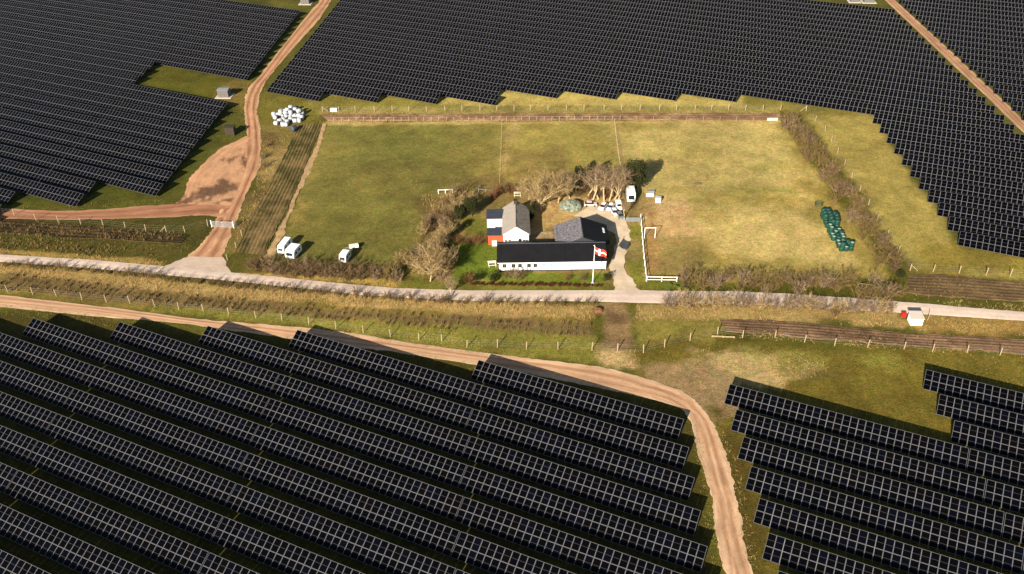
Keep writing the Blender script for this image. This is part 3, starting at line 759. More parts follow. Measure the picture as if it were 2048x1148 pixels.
for x in (-.62, .72):
    m = MB(); m.lathe([(.17, 0), (.17, .05), (.0, .05)], 12, 0, Matrix.Translation((x, -.004, 3.25)) @ Matrix.Rotation(R(90), 4, 'X')); f = m.build('round_window', M_frame_w, hs)
    m = MB(); m.lathe([(.13, .0), (.13, .058), (.0, .058)], 12, 0, Matrix.Translation((x, -.004, 3.25)) @ Matrix.Rotation(R(90), 4, 'X')); m.build('pane', M_glasswin, f)
window(hs, -1.95, 1.0, .5, .8, 0, (2, 1)); window(hs, -1.3, 1.0, .5, .8, 0, (2, 1)); window(hs, 1.55, 1.0, .5, .8, 0, (2, 1)); window(hs, 2.08, 1.0, .42, .8, 0, (2, 1))
m = MB(); m.box(.45, 1.05, -.06, -.004, 0, 1.95); dr = m.build('door', M_trim, hs)
m = MB(); m.box(.52, .56, -.10, -.062, .95, 1.05); m.build('handle', M_steel, dr)

# two lean-tos on the west side of the house
a1 = empty('white_annex', (-3.2, 150.0, 0)); tag(a1, 'white lean-to annex with grey roof behind the red shed', 'annex')
m = MB(); m.prism([(0, 0), (3.1, 0), (3.1, 2.95), (0, 2.75)], -1.6, 1.7, 0, Matrix(((0, 1, 0, 0), (1, 0, 0, 0), (0, 0, 1, 0), (0, 0, 0, 1)))); m.build('wall', M_wall, a1)
slope_roof('roof', M_slate, a1, -1.75, 1.68, -.25, 2.76, 3.2, 3.02, n=7)
window(a1, -.8, 1.0, .5, .8, 0, (2, 1), glass=M_frame_w)
a2 = empty('red_shed', (-3.05, 144.5, 0)); tag(a2, 'red shed with grey roof leaning on the farmhouse', 'shed')
m = MB(); m.prism([(0, 0), (2.3, 0), (2.3, 2.3), (0, 2.15)], -1.5, 1.5, 0, Matrix(((0, 1, 0, 0), (1, 0, 0, 0), (0, 0, 1, 0), (0, 0, 0, 1)))); m.build('wall', M_red, a2)
slope_roof('roof', M_slate, a2, -1.72, 1.5, -.22, 2.16, 2.45, 2.34, n=7)
m = MB()
for i in range(1, 12): m.box(-1.5 + i * .25 - .015, -1.5 + i * .25 + .015, -.025, -.003, .05, 2.1)
m.build('board_joint', M_red, a2)
# little porch canopy and table at the west end of the long barn
def small_box(name, px, py, w_, d_, h_, mtl, label, cat, rz=0, lid=None):
    o = empty(name, at(px, py), rz); tag(o, label, cat)
    m = MB(); m.box(-w_ / 2, w_ / 2, 0, d_, 0, h_); b = m.build('body', mtl, o)
    m = MB(); m.box(-w_ / 2 - .05, w_ / 2 + .05, -.05, d_ + .05, h_ + .002, h_ + .07); m.build('lid', lid or mtl, o)
    return o
small_box('garden_cupboard', 989, 492, .9, .5, .9, M_white, 'small white cupboard against the red shed wall', 'cupboard')
def table(px, py, rz, label):
    o = empty('garden_table', at(px, py), rz); tag(o, label, 'table')
    for i in range(5): m = MB(); m.box(-.8, .8, -.42 + i * .17, -.42 + i * .17 + .14, .70, .74); m.build('board', M_cream, o)
    for x in (-.65, .65): m = MB(); m.box(x - .04, x + .04, -.35, .35, 0, .698); m.build('leg', M_cream, o)
    for y in (-.75, .75): m = MB(); m.box(-.8, .8, y - .12, y + .12, .40, .44); m.box(-.65, -.6, y - .1, y + .1, 0, .398); m.box(.6, .65, y - .1, y + .1, 0, .398); m.build('bench', M_cream, o)
table(984, 530, R(8), 'pale wooden picnic table on the lawn by the long barn')
table(1035, 391, R(0), 'pale table under the bare tree behind the farmhouse')

# ------------------------------------------------------------------ kiosks, hut and small structures
def kiosk(px, py, w_, d_, h_, rz, label, m1, m2, pad=True):
    o = empty('transformer_kiosk', at(px, py), rz); tag(o, label, 'kiosk')
    m = MB(); m.box(-w_ / 2, w_ / 2, 0, d_, .12, h_); b = m.build('body', m1, o)
    m = MB()
    for i in range(3): x = -w_ / 2 + w_ * (i + .5) / 3; m.box(x - w_ / 6 + .04, x + w_ / 6 - .04, -.035, -.003, .2, h_ - .15)
    d = m.build('door', m1, o)
    m = MB(); m.box(.06, .10, -.07, -.037, h_ * .45, h_ * .55); m.build('handle', M_trim, d)
    m = MB(); m.prism([(-.12, h_ + .002), (d_ + .12, h_ + .002), (d_ + .12, h_ + .08), (d_ / 2, h_ + .26), (-.12, h_ + .08)], -w_ / 2 - .12, w_ / 2 + .12, 0, Matrix(((0, 1, 0, 0), (1, 0, 0, 0), (0, 0, 1, 0), (0, 0, 0, 1)))); m.build('roof', m2, o)
    if pad: m = MB(); m.box(-w_ / 2 - .75, w_ / 2 + .75, -.65, d_ + .5, -.05, .12); m.build('slab', M_concrete, o)
    return o
kiosk(447, 195.5, 2.9, 2.4, 2.0, R(-4), 'grey transformer kiosk on a pale slab in the upper left grass', M_kiosk, M_kiosk_roof)
kiosk(460.5, 271.5, 2.3, 1.6, 2.1, R(-4), 'dark brown windowless kiosk beside the bare soil', M_kiosk_d, M_kiosk_d, False)
kiosk(610, 9, 3.0, 2.4, 2.1, R(-4), 'grey kiosk on a pale slab at the top edge left', M_kiosk, M_kiosk_roof)
kiosk(1709, 5, 2.6, 2.2, 2.0, R(-6), 'grey kiosk at the top edge, left one of two', M_kiosk, M_kiosk_roof)
kiosk(1738, 6, 3.4, 2.4, 2.1, R(-6), 'larger grey kiosk at the top edge beside the far track', M_kiosk, M_kiosk_roof)

o = empty('roadside_hut', at(1832, 651), R(-4)); tag(o, 'small white hut with flat pale roof at the roadside', 'hut')
m = MB(); m.box(-.98, .98, 0, 1.7, 0, 1.35); m.build('wall', M_wall, o)
m = MB(); m.prism([(-.12, 1.352), (1.95, 1.60), (1.95, 1.70), (-.12, 1.45)], -1.12, 1.12, 0, Matrix(((0, 1, 0, 0), (1, 0, 0, 0), (0, 0, 1, 0), (0, 0, 0, 1)))); m.build('roof', M_concrete, o)
m = MB(); m.box(-.8, .8, 1.703, 1.74, .1, 1.3); m.build('opening', M_trim, o)
o = empty('red_box', at(1807, 635), R(-4)); tag(o, 'bright red box on the verge left of the white hut', 'box')
m = MB(); m.box(-.36, .36, 0, .5, .08, .72); m.build('body', M_redbox, o)
m = MB(); m.box(-.40, .40, -.04, .54, .722, .80); m.build('lid', M_redbox, o)
m = MB(); m.box(-.30, -.22, .02, .48, 0, .078); m.box(.22, .30, .02, .48, 0, .078); m.build('foot', M_trim, o)
o = empty('sign_post', at(1855, 640)); tag(o, 'leaning wooden post beside the white hut', 'post')
m = MB(); m.tube((0, 0, 0), (.22, .1, 1.7), .06, .05, 8); m.build('pole', M_wood_post, o)
o = small_box('white_trough', 667.5, 223, 1.7, .7, .62, M_white, 'white box trough standing on the north fence line', 'trough')
o = small_box('white_trough', 1545, 241, 2.6, .35, .5, M_cream, 'long pale trough at the thorn hedge corner', 'trough')

# ------------------------------------------------------------------ flag
fp = at(1185, 567)
o = empty('flagpole', fp); tag(o, 'tall white flagpole in front of the long barn', 'flagpole')
m = MB(); m.tube((0, 0, 0), (.10, 0, 8.1), .085, .045, 10); m.build('pole', M_white, o)
m = MB(); m.lathe([(0.001, 8.08), (.10, 8.14), (.12, 8.2), (.08, 8.28), (0.001, 8.31)], 10); m.build('finial', M_white, o)
m = MB(); m.box(-.25, .25, -.25, .25, 0, .18); m.build('base', M_concrete, o)
def flag():
    fw, fh = 2.15, 1.40; nx, ny = 28, 17; t = .006
    P = {}
    def pos(i, j):
        u = i / nx; v = j / ny
        x = .06 + fw * u * .95; z = 7.95 - fh * (1 - v) - .95 * u ** 1.15 - .10 * math.sin(u * 6)
        y = .16 * math.sin(u * 9 + v * 1.2) * (u ** .7)
        return (x, y - .25 * u, z)
    mb = MB()
    for i in range(nx):
        for j in range(ny):
            w_ = (9 <= i < 13) or (7 <= j < 10)
            a = [pos(i, j), pos(i + 1, j), pos(i + 1, j + 1), pos(i, j + 1)]
            b = [(p[0], p[1] + t, p[2]) for p in a]
            mb.add(a, [(0, 1, 2, 3)], 1 if w_ else 0); mb.add(b, [(3, 2, 1, 0)], 1 if w_ else 0)
    f = mb.build('flag', [M_flag_r, M_flag_w], None, loc=(fp.x + .09, fp.y, 0))
    tag(f, 'red flag with a white cross flying from the tall flagpole', 'flag')
flag()

# ------------------------------------------------------------------ bales
def bale_mesh(r, L, upright, mtl, ends, seed):
    rg = random.Random(seed); mb = MB()
    ef = .74
    prof = [(.001, 0), (r * .82, 0), (r * .97, L * .06), (r, L * .22), (r * 1.02, L * .5), (r, L * .78), (r * .97, L * .94), (r * .80, L), (.001, L)]
    M = Matrix.Identity(4) if upright else Matrix.Translation((-L / 2, 0, r * .97)) @ Matrix.Rotation(R(90), 4, 'Y')
    b0 = 0
    mb.lathe([(p[0] * (1 + rg.uniform(-.015, .015)), p[1]) for p in prof], 16, 0, M)
    if ends: mb.lathe([(r * ef, L + .004), (r * ef, L + .012), (.001, L + .012)], 12, 1, M)
    return mb.mesh('bale', [mtl, ends or mtl], smooth=True)
BW_U = bale_mesh(.55, 1.05, True, M_wrap_w, None, 1); BW_L = bale_mesh(.55, 1.05, False, M_wrap_w, None, 2)
BG_P = bale_mesh(.49, .95, True, M_wrap_g, None, 5)
BG_U = bale_mesh(.49, .95, True, M_wrap_g, M_wrap_p, 3)
def bale(me, x, y, z, rz, label, group, name):
    o = link(name, me, None, (x, y, z), rz); tag(o, label, 'bale', group); return o
wpos = []
for px, py in [(551, 238), (560, 245), (567, 242), (575, 247), (582, 242), (590, 245), (599, 244), (553, 250), (566, 252), (573, 252), (548, 232), (557, 233), (565, 232), (573, 234), (581, 234), (590, 235), (598, 235), (604, 238), (563, 226), (572, 225), (581, 226), (590, 226), (599, 227), (605, 230), (583, 219)]:
    p = at(px, py); wpos.append((p.x, p.y))
for i, (x, y) in enumerate(wpos):
    up = rng.random() < .55
    bale(BW_U if up else BW_L, x, y, 0, rng.uniform(0, 3), 'white wrapped silage bale on the ground in the heap by the track', 'white bales lying in the heap', 'silage_bale')
for i, (px, py) in enumerate([(563, 235), (573, 237), (583, 236), (577, 231), (592, 230), (599, 233)]):
    p = at(px, py)
    bale(BW_L if i % 2 else BW_U, p.x, p.y, 1.03, rng.uniform(0, 3), 'white wrapped silage bale lying on top of the heap by the track', 'white bales on top of the heap', 'silage_bale')
p = at(583, 226); bale(BW_U, p.x, p.y, 1.05, 0, 'topmost white bale standing at the back of the heap', None, 'silage_bale')
p = at(588, 262); o = link('silage_bale', bale_mesh(.75, 1.5, False, M_tarp, None, 9), None, (p.x, p.y, 0), R(60)); tag(o, 'single dark blue wrapped bale in front of the white heap', 'bale')
cl = [((1655, 433), (1663, 455), 3, 4, 'upper'), ((1668, 464), (1676, 480), 3, 3, 'middle'), ((1685, 488), (1692, 501), 3, 2, 'lower')]
for (a, b, nw, nl, nm) in cl:
    A0 = at(*a); B0 = at(*b); d = (B0 - A0); L = d.length; d.normalize(); s = Vector((-d.y, d.x, 0))
    n = max(nl, int(L / 1.0) + 1)
    for i in range(n):
        for j in range(nw):
            q = A0 + d * (L * i / (n - 1)) + s * ((j - (nw - 1) / 2) * .97) + Vector((rng.normal(0, .07), rng.normal(0, .07), 0))
            gm = BG_P if (nm == 'upper' or rng.random() < .5) else BG_U
            bale(gm, q.x, q.y, 0, rng.uniform(0, 6), f'green wrapped bale on the ground in the {nm} cluster by the thorn hedge', f'green bales of the {nm} cluster', 'green_bale')
            if rng.random() < (.75 if nm == 'upper' else .35):
                bale(gm, q.x + rng.normal(0, .1), q.y, .96, rng.uniform(0, 6), f'green wrapped bale stacked on the {nm} cluster by the thorn hedge', f'stacked green bales of the {nm} cluster', 'green_bale')
p = at(1637, 411)
o = empty('feed_ring', p); tag(o, 'small green round feeder in the dry pasture above the green bales', 'feeder')
m = MB()
for k in range(12):
    t0, t1 = 2 * math.pi * k / 12, 2 * math.pi * (k + 1) / 12
    for z in (.05, .45, .85): m.tube((.8 * math.cos(t0), .8 * math.sin(t0), z), (.8 * math.cos(t1), .8 * math.sin(t1), z), .035, .035, 5)
m.build('hoop', M_wrap_g, o)
m = MB()
for k in range(12): t0 = 2 * math.pi * k / 12; m.tube((.8 * math.cos(t0), .8 * math.sin(t0), 0), (.8 * math.cos(t0), .8 * math.sin(t0), .86), .03, .03, 5)
m.build('bar', M_wrap_g, o)

# ------------------------------------------------------------------ vehicles
def wheel(parent, x, y, r=.32, w_=.2):
    m = MB(); m.lathe([(.001, -w_ / 2), (r * .9, -w_ / 2), (r, -w_ * .3), (r, w_ * .3), (r * .9, w_ / 2), (.001, w_ / 2)], 14, 0, Matrix.Translation((x, y, r)) @ Matrix.Rotation(R(90), 4, 'Y'))
    t = m.build('wheel', M_rubber, parent)
    m = MB(); m.lathe([(r * .55, -w_ / 2 - .01), (r * .55, w_ / 2 + .01), (.001, w_ / 2 + .01)], 10, 0, Matrix.Translation((x, y, r)) @ Matrix.Rotation(R(90), 4, 'Y')); m.build('rim', M_steel, t)
def car(px, py, rz, paint, label, van=False):
    o = empty('van' if van else 'parked_car', at(px, py), rz); tag(o, label, 'van' if van else 'car')
    L = 4.0; wd = 1.66; h1 = .80
    m = MB()
    Mx = Matrix(((0, 1, 0, 0), (1, 0, 0, 0), (0, 0, 1, 0), (0, 0, 0, 1)))
    if van: out = [(-2, .28), (2, .28), (2, 1.55), (1.85, 1.78), (-.9, 1.80), (-1.35, 1.05), (-1.95, .88), (-2.02, .5)]
    else: out = [(-2, .26), (2, .26), (2.03, .62), (1.95, .86), (-1.05, .86), (-1.9, .74), (-2.03, .5)]
    m.prism(out, -wd / 2, wd / 2, 0, Mx); m.build('body', paint, o)
    if not van:
        m = MB()
        b = [(-1.0, .862), (1.75, .862), (1.3, 1.36), (-.35, 1.36)]
        vs = [(-.74, y, z) if 0 else (-.76, y, z) for y, z in b]; vt = [(.76, y, z) for y, z in b]
        for k in (2, 3): vs[k] = (-.62, b[k][0], b[k][1]); vt[k] = (.62, b[k][0], b[k][1])
        m.add(vs + vt, [(0, 1, 2, 3), (7, 6, 5, 4), (0, 4, 5, 1), (1, 5, 6, 2), (3, 2, 6, 7), (0, 3, 7, 4)]); m.build('window_band', M_glasswin, o)
        m = MB(); m.box(-.62, .62, -.36, 1.28, 1.362, 1.40); m.build('roof', paint, o)
    else:
        m = MB(); m.add([(-.72, -1.34, 1.10), (.72, -1.34, 1.10), (.66, -.93, 1.75), (-.66, -.93, 1.75)], [(0, 1, 2, 3)]); m.v = [(a, b - .02, c + .01) for a, b, c in m.v]; m.build('windscreen', M_glasswin, o)
        for s in (-1, 1):
            m = MB(); m.box(s * wd / 2 - .01 * s, s * (wd / 2 + .012), -.8, .1, 1.1, 1.6) if s > 0 else m.box(-(wd / 2 + .012), -wd / 2 + .01, -.8, .1, 1.1, 1.6); m.build('side_window', M_glasswin, o)
    for x in (-wd / 2 + .06, wd / 2 - .06):
        for y in (-1.25, 1.25): wheel(o, x, y)
    for x in (-.6, .6):
        m = MB(); m.box(x - .14, x + .14, -2.05, -2.0, .52, .66); m.build('headlight', M_frame_w, o)
        m = MB(); m.box(x - .12, x + .12, 2.03, 2.06, .58, .74); m.build('tail_light', M_redbox, o)
    o.scale = (.68, .68, .68); return o
car(1181, 411, R(88), M_carp, 'pinkish white car parked leftmost under the bare trees')
car(1206, 416, R(-28), M_carw, 'white car parked second from the left under the trees')
car(1221, 417, R(-20), M_carw, 'white car parked between a white car and the white van')
car(1229, 427, R(12), M_carw, 'small white car parked in front of the white van')
car(1237, 415, R(2), M_carw, 'white van parked under the trees beside the gravel yard', van=True)
car(1240, 434, R(14), M_cars, 'dark silver car parked nearest to the gravel drive')

def caravan(px, py, rz, L, wd, h, label, name='caravan', mtl=None):
    o = empty(name, at(px, py), rz); tag(o, label, 'caravan')
    prof = []
    base = .38
    prof = [(0, base), (L, base), (L + .05, base + .5), (L - .05, h - .35), (L - .35, h - .04), (L / 2, h), (.42, h - .05), (.10, h - .45), (-.06, base + .6)]
    m = MB(); Mx = Matrix(((0, 1, 0, 0), (1, 0, 0, 0), (0, 0, 1, 0), (0, 0, 0, 1)))
    m.prism(prof, -wd / 2, wd / 2, 0, Mx); b = m.build('body', mtl or M_grp, o)
    mod = b.modifiers.new('bevel', 'BEVEL'); mod.width = .09; mod.segments = 3
    m = MB(); m.add([(-wd * .36, -.10, base + .62), (wd * .36, -.10, base + .62), (wd * .34, .075, h - .50), (-wd * .34, .075, h - .50)], [(0, 1, 2, 3)]); m.build('front_window', M_glasswin, o)
    for s in (-1, 1):
        for y in (L * .28, L * .68):
            x = s * (wd / 2 + .012)
            m = MB(); m.box(min(x, x - s * .03), max(x, x - s * .03), y - .33, y + .33, base + .6, base + 1.08); m.build('side_window', M_glasswin, o)
    x = wd / 2 + .012; m = MB(); m.box(x - .03, x, L * .43, L * .56, base + .1, h - .3); m.build('door', M_frame_w, o)
    for s in (-1, 1): wheel(o, s * (wd / 2 - .12), L * .5, .3)
    m = MB(); m.tube((-.45, .02, base + .04), (0, -1.0, base + .04), .04, .04, 6); m.tube((.45, .02, base + .04), (0, -1.0, base + .04), .04, .04, 6); m.tube((0, -1.0, .02), (0, -1.0, base + .1), .03, .03, 6); m.build('drawbar', M_steel, o)
    return o
caravan(562.5, 510, R(-12), 4.2, 1.35, 1.9, 'narrow white caravan parked left of the wider caravan')
caravan(580.5, 520, R(-16), 3.3, 1.95, 2.05, 'wide white caravan with grey side windows by the hedge')
caravan(686, 528, R(-14), 2.6, 1.45, 1.95, 'small round-topped white caravan alone behind the hedge')
caravan(1262, 407, R(-2), 4.0, 1.75, 2.4, 'tall white caravan parked right of the cars under the trees')
def trailer(px, py, rz, L, wd, h, mtl, label):
    o = empty('covered_trailer', at(px, py), rz); tag(o, label, 'trailer')
    m = MB(); m.prism([(-wd / 2, .4), (wd / 2, .4), (wd / 2, h - .25), (wd * .2, h), (-wd * .2, h), (-wd / 2, h - .25)], 0, L); m.build('cover', mtl, o)
    m = MB(); m.box(-wd / 2 + .05, wd / 2 - .05, .05, L - .05, .3, .398); m.tube((0, 0, .35), (0, -.9, .35), .04, .04, 6); m.build('chassis', M_steel, o)
    for s in (-1, 1): wheel(o, s * (wd / 2 - .05), L * .5, .28, .16)
    return o
trailer(699, 498, R(-75), 1.8, 1.1, .95, M_cream, 'low cream covered trailer in the pasture above the small caravan')
# tarpaulin heap behind the yard
def mound(name, px, py, rx, ry, h, mtl, label, cat, seed):
    p = at(px, py); mb = MB(); n, k = 20, 8; rg = random.Random(seed); vs = []
    for j in range(k + 1):
        f = j / k; r = math.cos(f * math.pi / 2) ** .7 if j < k else 0
        for i in range(n):
            t = 2 * math.pi * i / n; d = 1 + rg.uniform(-.12, .12)
            vs.append((rx * r * math.cos(t) * d, ry * r * math.sin(t) * d, h * math.sin(f * math.pi / 2) * (1 + rg.uniform(-.10, .10)) if j else -.05))
    fs = [(j * n + i, j * n + (i + 1) % n, (j + 1) * n + (i + 1) % n, (j + 1) * n + i) for j in range(k) for i in range(n)]
    mb.add(vs, fs); o = mb.build(name, mtl, None, loc=p); tag(o, label, cat); return o
mound('covered_heap', 1141, 416, 2.3, 1.7, 1.7, M_tarp_g, 'grey-green covered heap between the bare trees and the barn', 'heap', 4)
mound('earth_mound', 1395, 368, .9, .4, .35, M_bark_d, 'small reddish-brown earth mound in the right pasture', 'mound', 5)
mound('earth_mound', 1195, 622, .9, .6, .7, M_twig_rust, 'orange-brown clump at the road edge by the crossing', 'clump', 6)
small_box('animal_hut', 1316, 405, 1.1, .9, 1.0, M_white, 'small white cube hut in the pasture right of the caravan', 'hut', R(-10), M_concrete)
small_box('water_trough', 1300, 393, 1.6, .5, .45, M_white, 'white water trough left of the small cube hut', 'trough', 0, M_white)
small_box('water_trough', 1302, 386, 1.5, .5, .4, M_kiosk_roof, 'grey trough just behind the white water trough', 'trough', 0, M_kiosk_roof)
# football goal in the riding yard
o = empty('goal_frame', at(1299, 476)); tag(o, 'white goal frame standing in the sandy strip by the white fence', 'goal')
gw = 1.05
for s in (-1, 1): m = MB(); m.box(s * gw - .05, s * gw + .05, -.05, .05, 0, 2.3); m.build('post', M_white, o)
m = MB(); m.box(-gw - .05, gw + .05, -.05, .05, 2.302, 2.40); m.build('crossbar', M_white, o)

# ------------------------------------------------------------------ fences
POST_ME = {}
def post_mesh(h, r, mtl):
    key = (h, r, mtl.name)
    if key not in POST_ME:
        m = MB(); m.tube((0, 0, -.1), (0, 0, h - .05), r, r * .95, 7, cap=False); m.tube((0, 0, h - .05), (0, 0, h), r * .95, r * .5, 7); POST_ME[key] = m.mesh('post', mtl)
    return POST_ME[key]
def fence(name, posts, h, r, mtl, label, wires=(.35, .75, 1.15), wr=.005, brace=(), lean=.03, every=None):
    """posts: photograph positions of post feet; or with every=m, a line along which posts stand that far apart"""
    P = [at(*q) for q in posts]
    if every:
        tot = sum((b - a).length for a, b in zip(P, P[1:])); n = max(2, int(round(tot / every)) + 1)
        arr, _ = resample(P, n); P = [Vector(q) for q in arr]
    o = empty(name, P[0]); tag(o, label, 'fence')
    me = post_mesh(h, r, mtl)
    for q in P:
        c = link('post', me, o, q - P[0]); c.rotation_euler = (rng.normal(0, lean), rng.normal(0, lean), 0); c.scale = (1, 1, rng.uniform(.94, 1.05))
    m = MB()
    for a, b in zip(P, P[1:]):
        for z in wires: m.tube(a - P[0] + Vector((0, 0, z * h / 1.3)), b - P[0] + Vector((0, 0, z * h / 1.3)), wr, wr, 3, cap=False)
    if wires: m.build('wire', M_wire, o)
    for i in brace:
        m = MB(); q = P[i] - P[0]; d = (P[i - 1] - P[i]).normalized() if i > 0 else (P[1] - P[0]).normalized()
        m.tube(q + Vector((0, 0, h * .8)), q + d * 1.4, r * .7, r * .7, 6); m.build('brace', mtl, o)
    return o
fence('wire_fence', [(645.6, 223), (678, 223), (710.6, 223), (749, 222.5), (784.6, 222.5), (818, 222), (853, 222), (890, 222), (924, 222), (960, 221), (994, 221), (1028, 221), (1061, 220.5), (1096, 220.5), (1133, 220.5), (1168, 220), (1208, 220), (1243, 220), (1280, 220), (1319, 220), (1353, 220), (1390, 220), (1423, 220), (1457, 220), (1491, 220), (1526, 220.5), (1561, 220.5), (1612, 222)],
      1.55, .085, M_wood_post, 'tall wooden-post fence running behind the north pasture edge', brace=(0, 27))
fence('wire_fence', [(1612, 222), (1650, 262), (1700, 350), (1755, 440), (1790, 495), (1820, 540)], 1.5, .07, M_wood_post, 'post fence along the right side of the thorn hedge', every=6)
fence('wire_fence', [(1820, 541), (1866, 543), (1918, 546), (1972, 550), (2020, 552), (2070, 555)], 1.6, .085, M_wood_post, 'post fence at the right edge above the brown strip', brace=(0,))
fence('pasture_fence', [(668, 243.5), (1240, 240.5)], 1.25, .055, M_wood_post, 'close-set pale pasture fence at the back of the left paddocks', every=1.93, wires=(.5, 1.1), wr=.012)
fence('pasture_fence', [(1240, 241), (1540, 241)], 1.1, .05, M_wood_post, 'low fence at the back of the right paddock', every=4.0, wires=(.5, 1.1))
fence('pasture_fence', [(1004, 246), (1002, 300), (999, 366)], 1.1, .05, M_straw, 'thin fence dividing the left paddock from the middle one', every=2.6, wires=(.4, 1.0), wr=.015)
fence('pasture_fence', [(1229, 246), (1234, 290), (1240, 332)], 1.2, .05, M_wood_post, 'thin fence dividing the middle paddock from the right one', every=2.4, wires=(.4, 1.0), wr=.015)
fence('wire_fence', [(-20, 426), (29, 431), (72.5, 440.6), (117, 444), (162, 448), (207, 452), (251, 457), (292, 462), (333, 464), (370, 464), (416, 452)], 1.6, .08, M_wood_post, 'post fence beside the left track ending at the gate', brace=(8,))
fence('wire_fence', [(-40, 578), (16, 584), (66, 589), (113, 593), (164, 599), (213, 604), (260, 606), (310, 613), (358, 620), (407, 623), (458, 630), (512, 636), (564, 641), (618, 649), (672, 657), (727, 665), (781, 673), (838, 681), (884, 683), (934, 694), (995, 694), (1053, 698), (1116, 698), (1184, 700), (1235, 702)],
      1.6, .08, M_wood_post, 'long post fence between the lower track and the planted strip')
fence('wire_fence', [(1235, 702), (1287, 705), (1329, 694), (1380, 681), (1435, 668), (1485, 675), (1550, 675), (1609, 684), (1669, 691), (1735, 694), (1808, 698), (1865, 703), (1934, 705), (2000, 710), (2070, 716)], 1.6, .085, M_wood_post, 'post fence below the right brown strip')
fence('wire_fence', [(470, 452), (484, 470), (470, 500), (455, 520)], 1.4, .07, M_wood_post, 'short post fence on the right side of the gate track', every=4)
def rail_fence(name, pts, h, mtl, label, every, rails, rr=.05):
    P = [at(*q) for q in pts]; tot = sum((b - a).length for a, b in zip(P, P[1:])); n = max(2, int(round(tot / every)) + 1)
    arr, _ = resample(P, n); P = [Vector(q) for q in arr]; o = empty(name, P[0]); tag(o, label, 'fence')
    for q in P:
        m = MB(); m.box(-.06, .06, -.06, .06, 0, h); c = m.build('post', mtl, o, loc=q - P[0])
    for a, b in zip(P, P[1:]):
        d = b - a; L = d.length; ang = math.atan2(d.y, d.x)
        for z in rails:
            m = MB(); m.box(.062, L - .062, -.025, .025, z - rr, z + rr); m.build('rail', mtl, o, loc=a - P[0], rz=ang)
    return o
rail_fence('white_rail_fence', [(1281, 438), (1283, 460), (1286, 500), (1290, 540), (1292.5, 562)], 1.15, M_white, 'white rail fence running from the yard down to the road', 2.4, (.45, 1.05), .04)
rail_fence('white_rail_fence', [(1293, 562.5), (1353, 563.5)], 1.1, M_white, 'white two-rail fence across the paddock end by the road', 2.8, (.4, 1.0), .055)
rail_fence('grey_rail_fence', [(1252, 444), (1279, 444)], 1.1, M_kiosk_roof, 'grey boarded fence closing the yard beside the white rail', 1.3, (.2, .4, .6, .8, 1.0), .07)
rail_fence('paddock_rail_fence', [(877, 387), (905, 386)], 1.0, M_white, 'short white rail at the corner of the garden thicket', 1.4, (.85,), .05)
rail_fence('paddock_rail_fence', [(957, 385), (985, 387)], 1.0, M_kiosk_roof, 'short grey rail left of the bare trees', 1.4, (.85,), .05)
rail_fence('fallen_rails', [(1424, 674), (1468, 676)], .35, M_bark, 'low pale rails lying in the grass by the right strip', 2.0, (.12, .28), .04)
rail_fence('hedge_rail', [(1716, 574), (1748, 578)], .9, M_bark, 'pale rail fence inside the right road hedge', 1.6, (.8,), .05)
# field gate
g0 = at(425, 454); g1 = at(467, 456); d = g1 - g0; ang = math.atan2(d.y, d.x); GL = d.length
o = empty('field_gate', g0, ang); tag(o, 'silver double field gate across the track', 'gate')
for x in (-.1, GL + .1): m = MB(); m.tube((x, 0, -.1), (x, 0, 1.6), .09, .09, 8); m.build('post', M_white, o)
for s, (a, b) in enumerate(((.05, GL / 2 - .03), (GL / 2 + .03, GL - .05))):
    m = MB()
    for z in (.15, 1.35): m.tube((a, 0, z), (b, 0, z), .035, .035, 6)
    for x in (a, b): m.tube((x, 0, .15), (x, 0, 1.35), .035, .035, 6)
    lf = m.build('gate_leaf', M_steel, o)
    for z in (.38, .6, .82, 1.08): m = MB(); m.tube((a, 0, z), (b, 0, z), .022, .022, 5); m.build('bar', M_steel, lf)
    m = MB(); m.tube((a, .01, .15), (b, .01, 1.35), .02, .02, 5); m.build('brace', M_steel, lf)
    m = MB(); n = 22
    for i in range(n): x = a + (b - a) * (i + .5) / n; m.tube((x, -.02, .16), (x, -.02, 1.34), .010, .010, 3, cap=False)
    tag(m.build('mesh_wires', M_steel, lf), kind='stuff')

# ------------------------------------------------------------------ plants
def limb(mb, p, d, L, r0, r1, rg, nseg=3, bend=.25, n=5):
    pts = [p]; q = p
    for i in range(nseg):
        d = (d + Vector((rg.gauss(0, bend), rg.gauss(0, bend), rg.gauss(0, bend * .6)))).normalized()
        q2 = q + d * (L / nseg); ra = r0 + (r1 - r0) * i / nseg; rb = r0 + (r1 - r0) * (i + 1) / nseg
        mb.tube(q, q2, ra, rb, n, cap=False); q = q2; pts.append(q)
    return pts, d
def twig(mb, p, d, L, w_, rg):
    a = d.cross(Vector((rg.gauss(0, 1), rg.gauss(0, 1), rg.gauss(0, 1))))
    if a.length < 1e-4: return
    a = a.normalized() * w_; d2 = (d + Vector((rg.gauss(0, .3), rg.gauss(0, .3), rg.gauss(0, .3)))).normalized()
    m_ = p + d * L * .5; e = m_ + d2 * L * .5
    mb.add([p - a, p + a, m_ + a * .8, m_ - a * .8, e], [(0, 1, 2, 3), (3, 2, 4)])
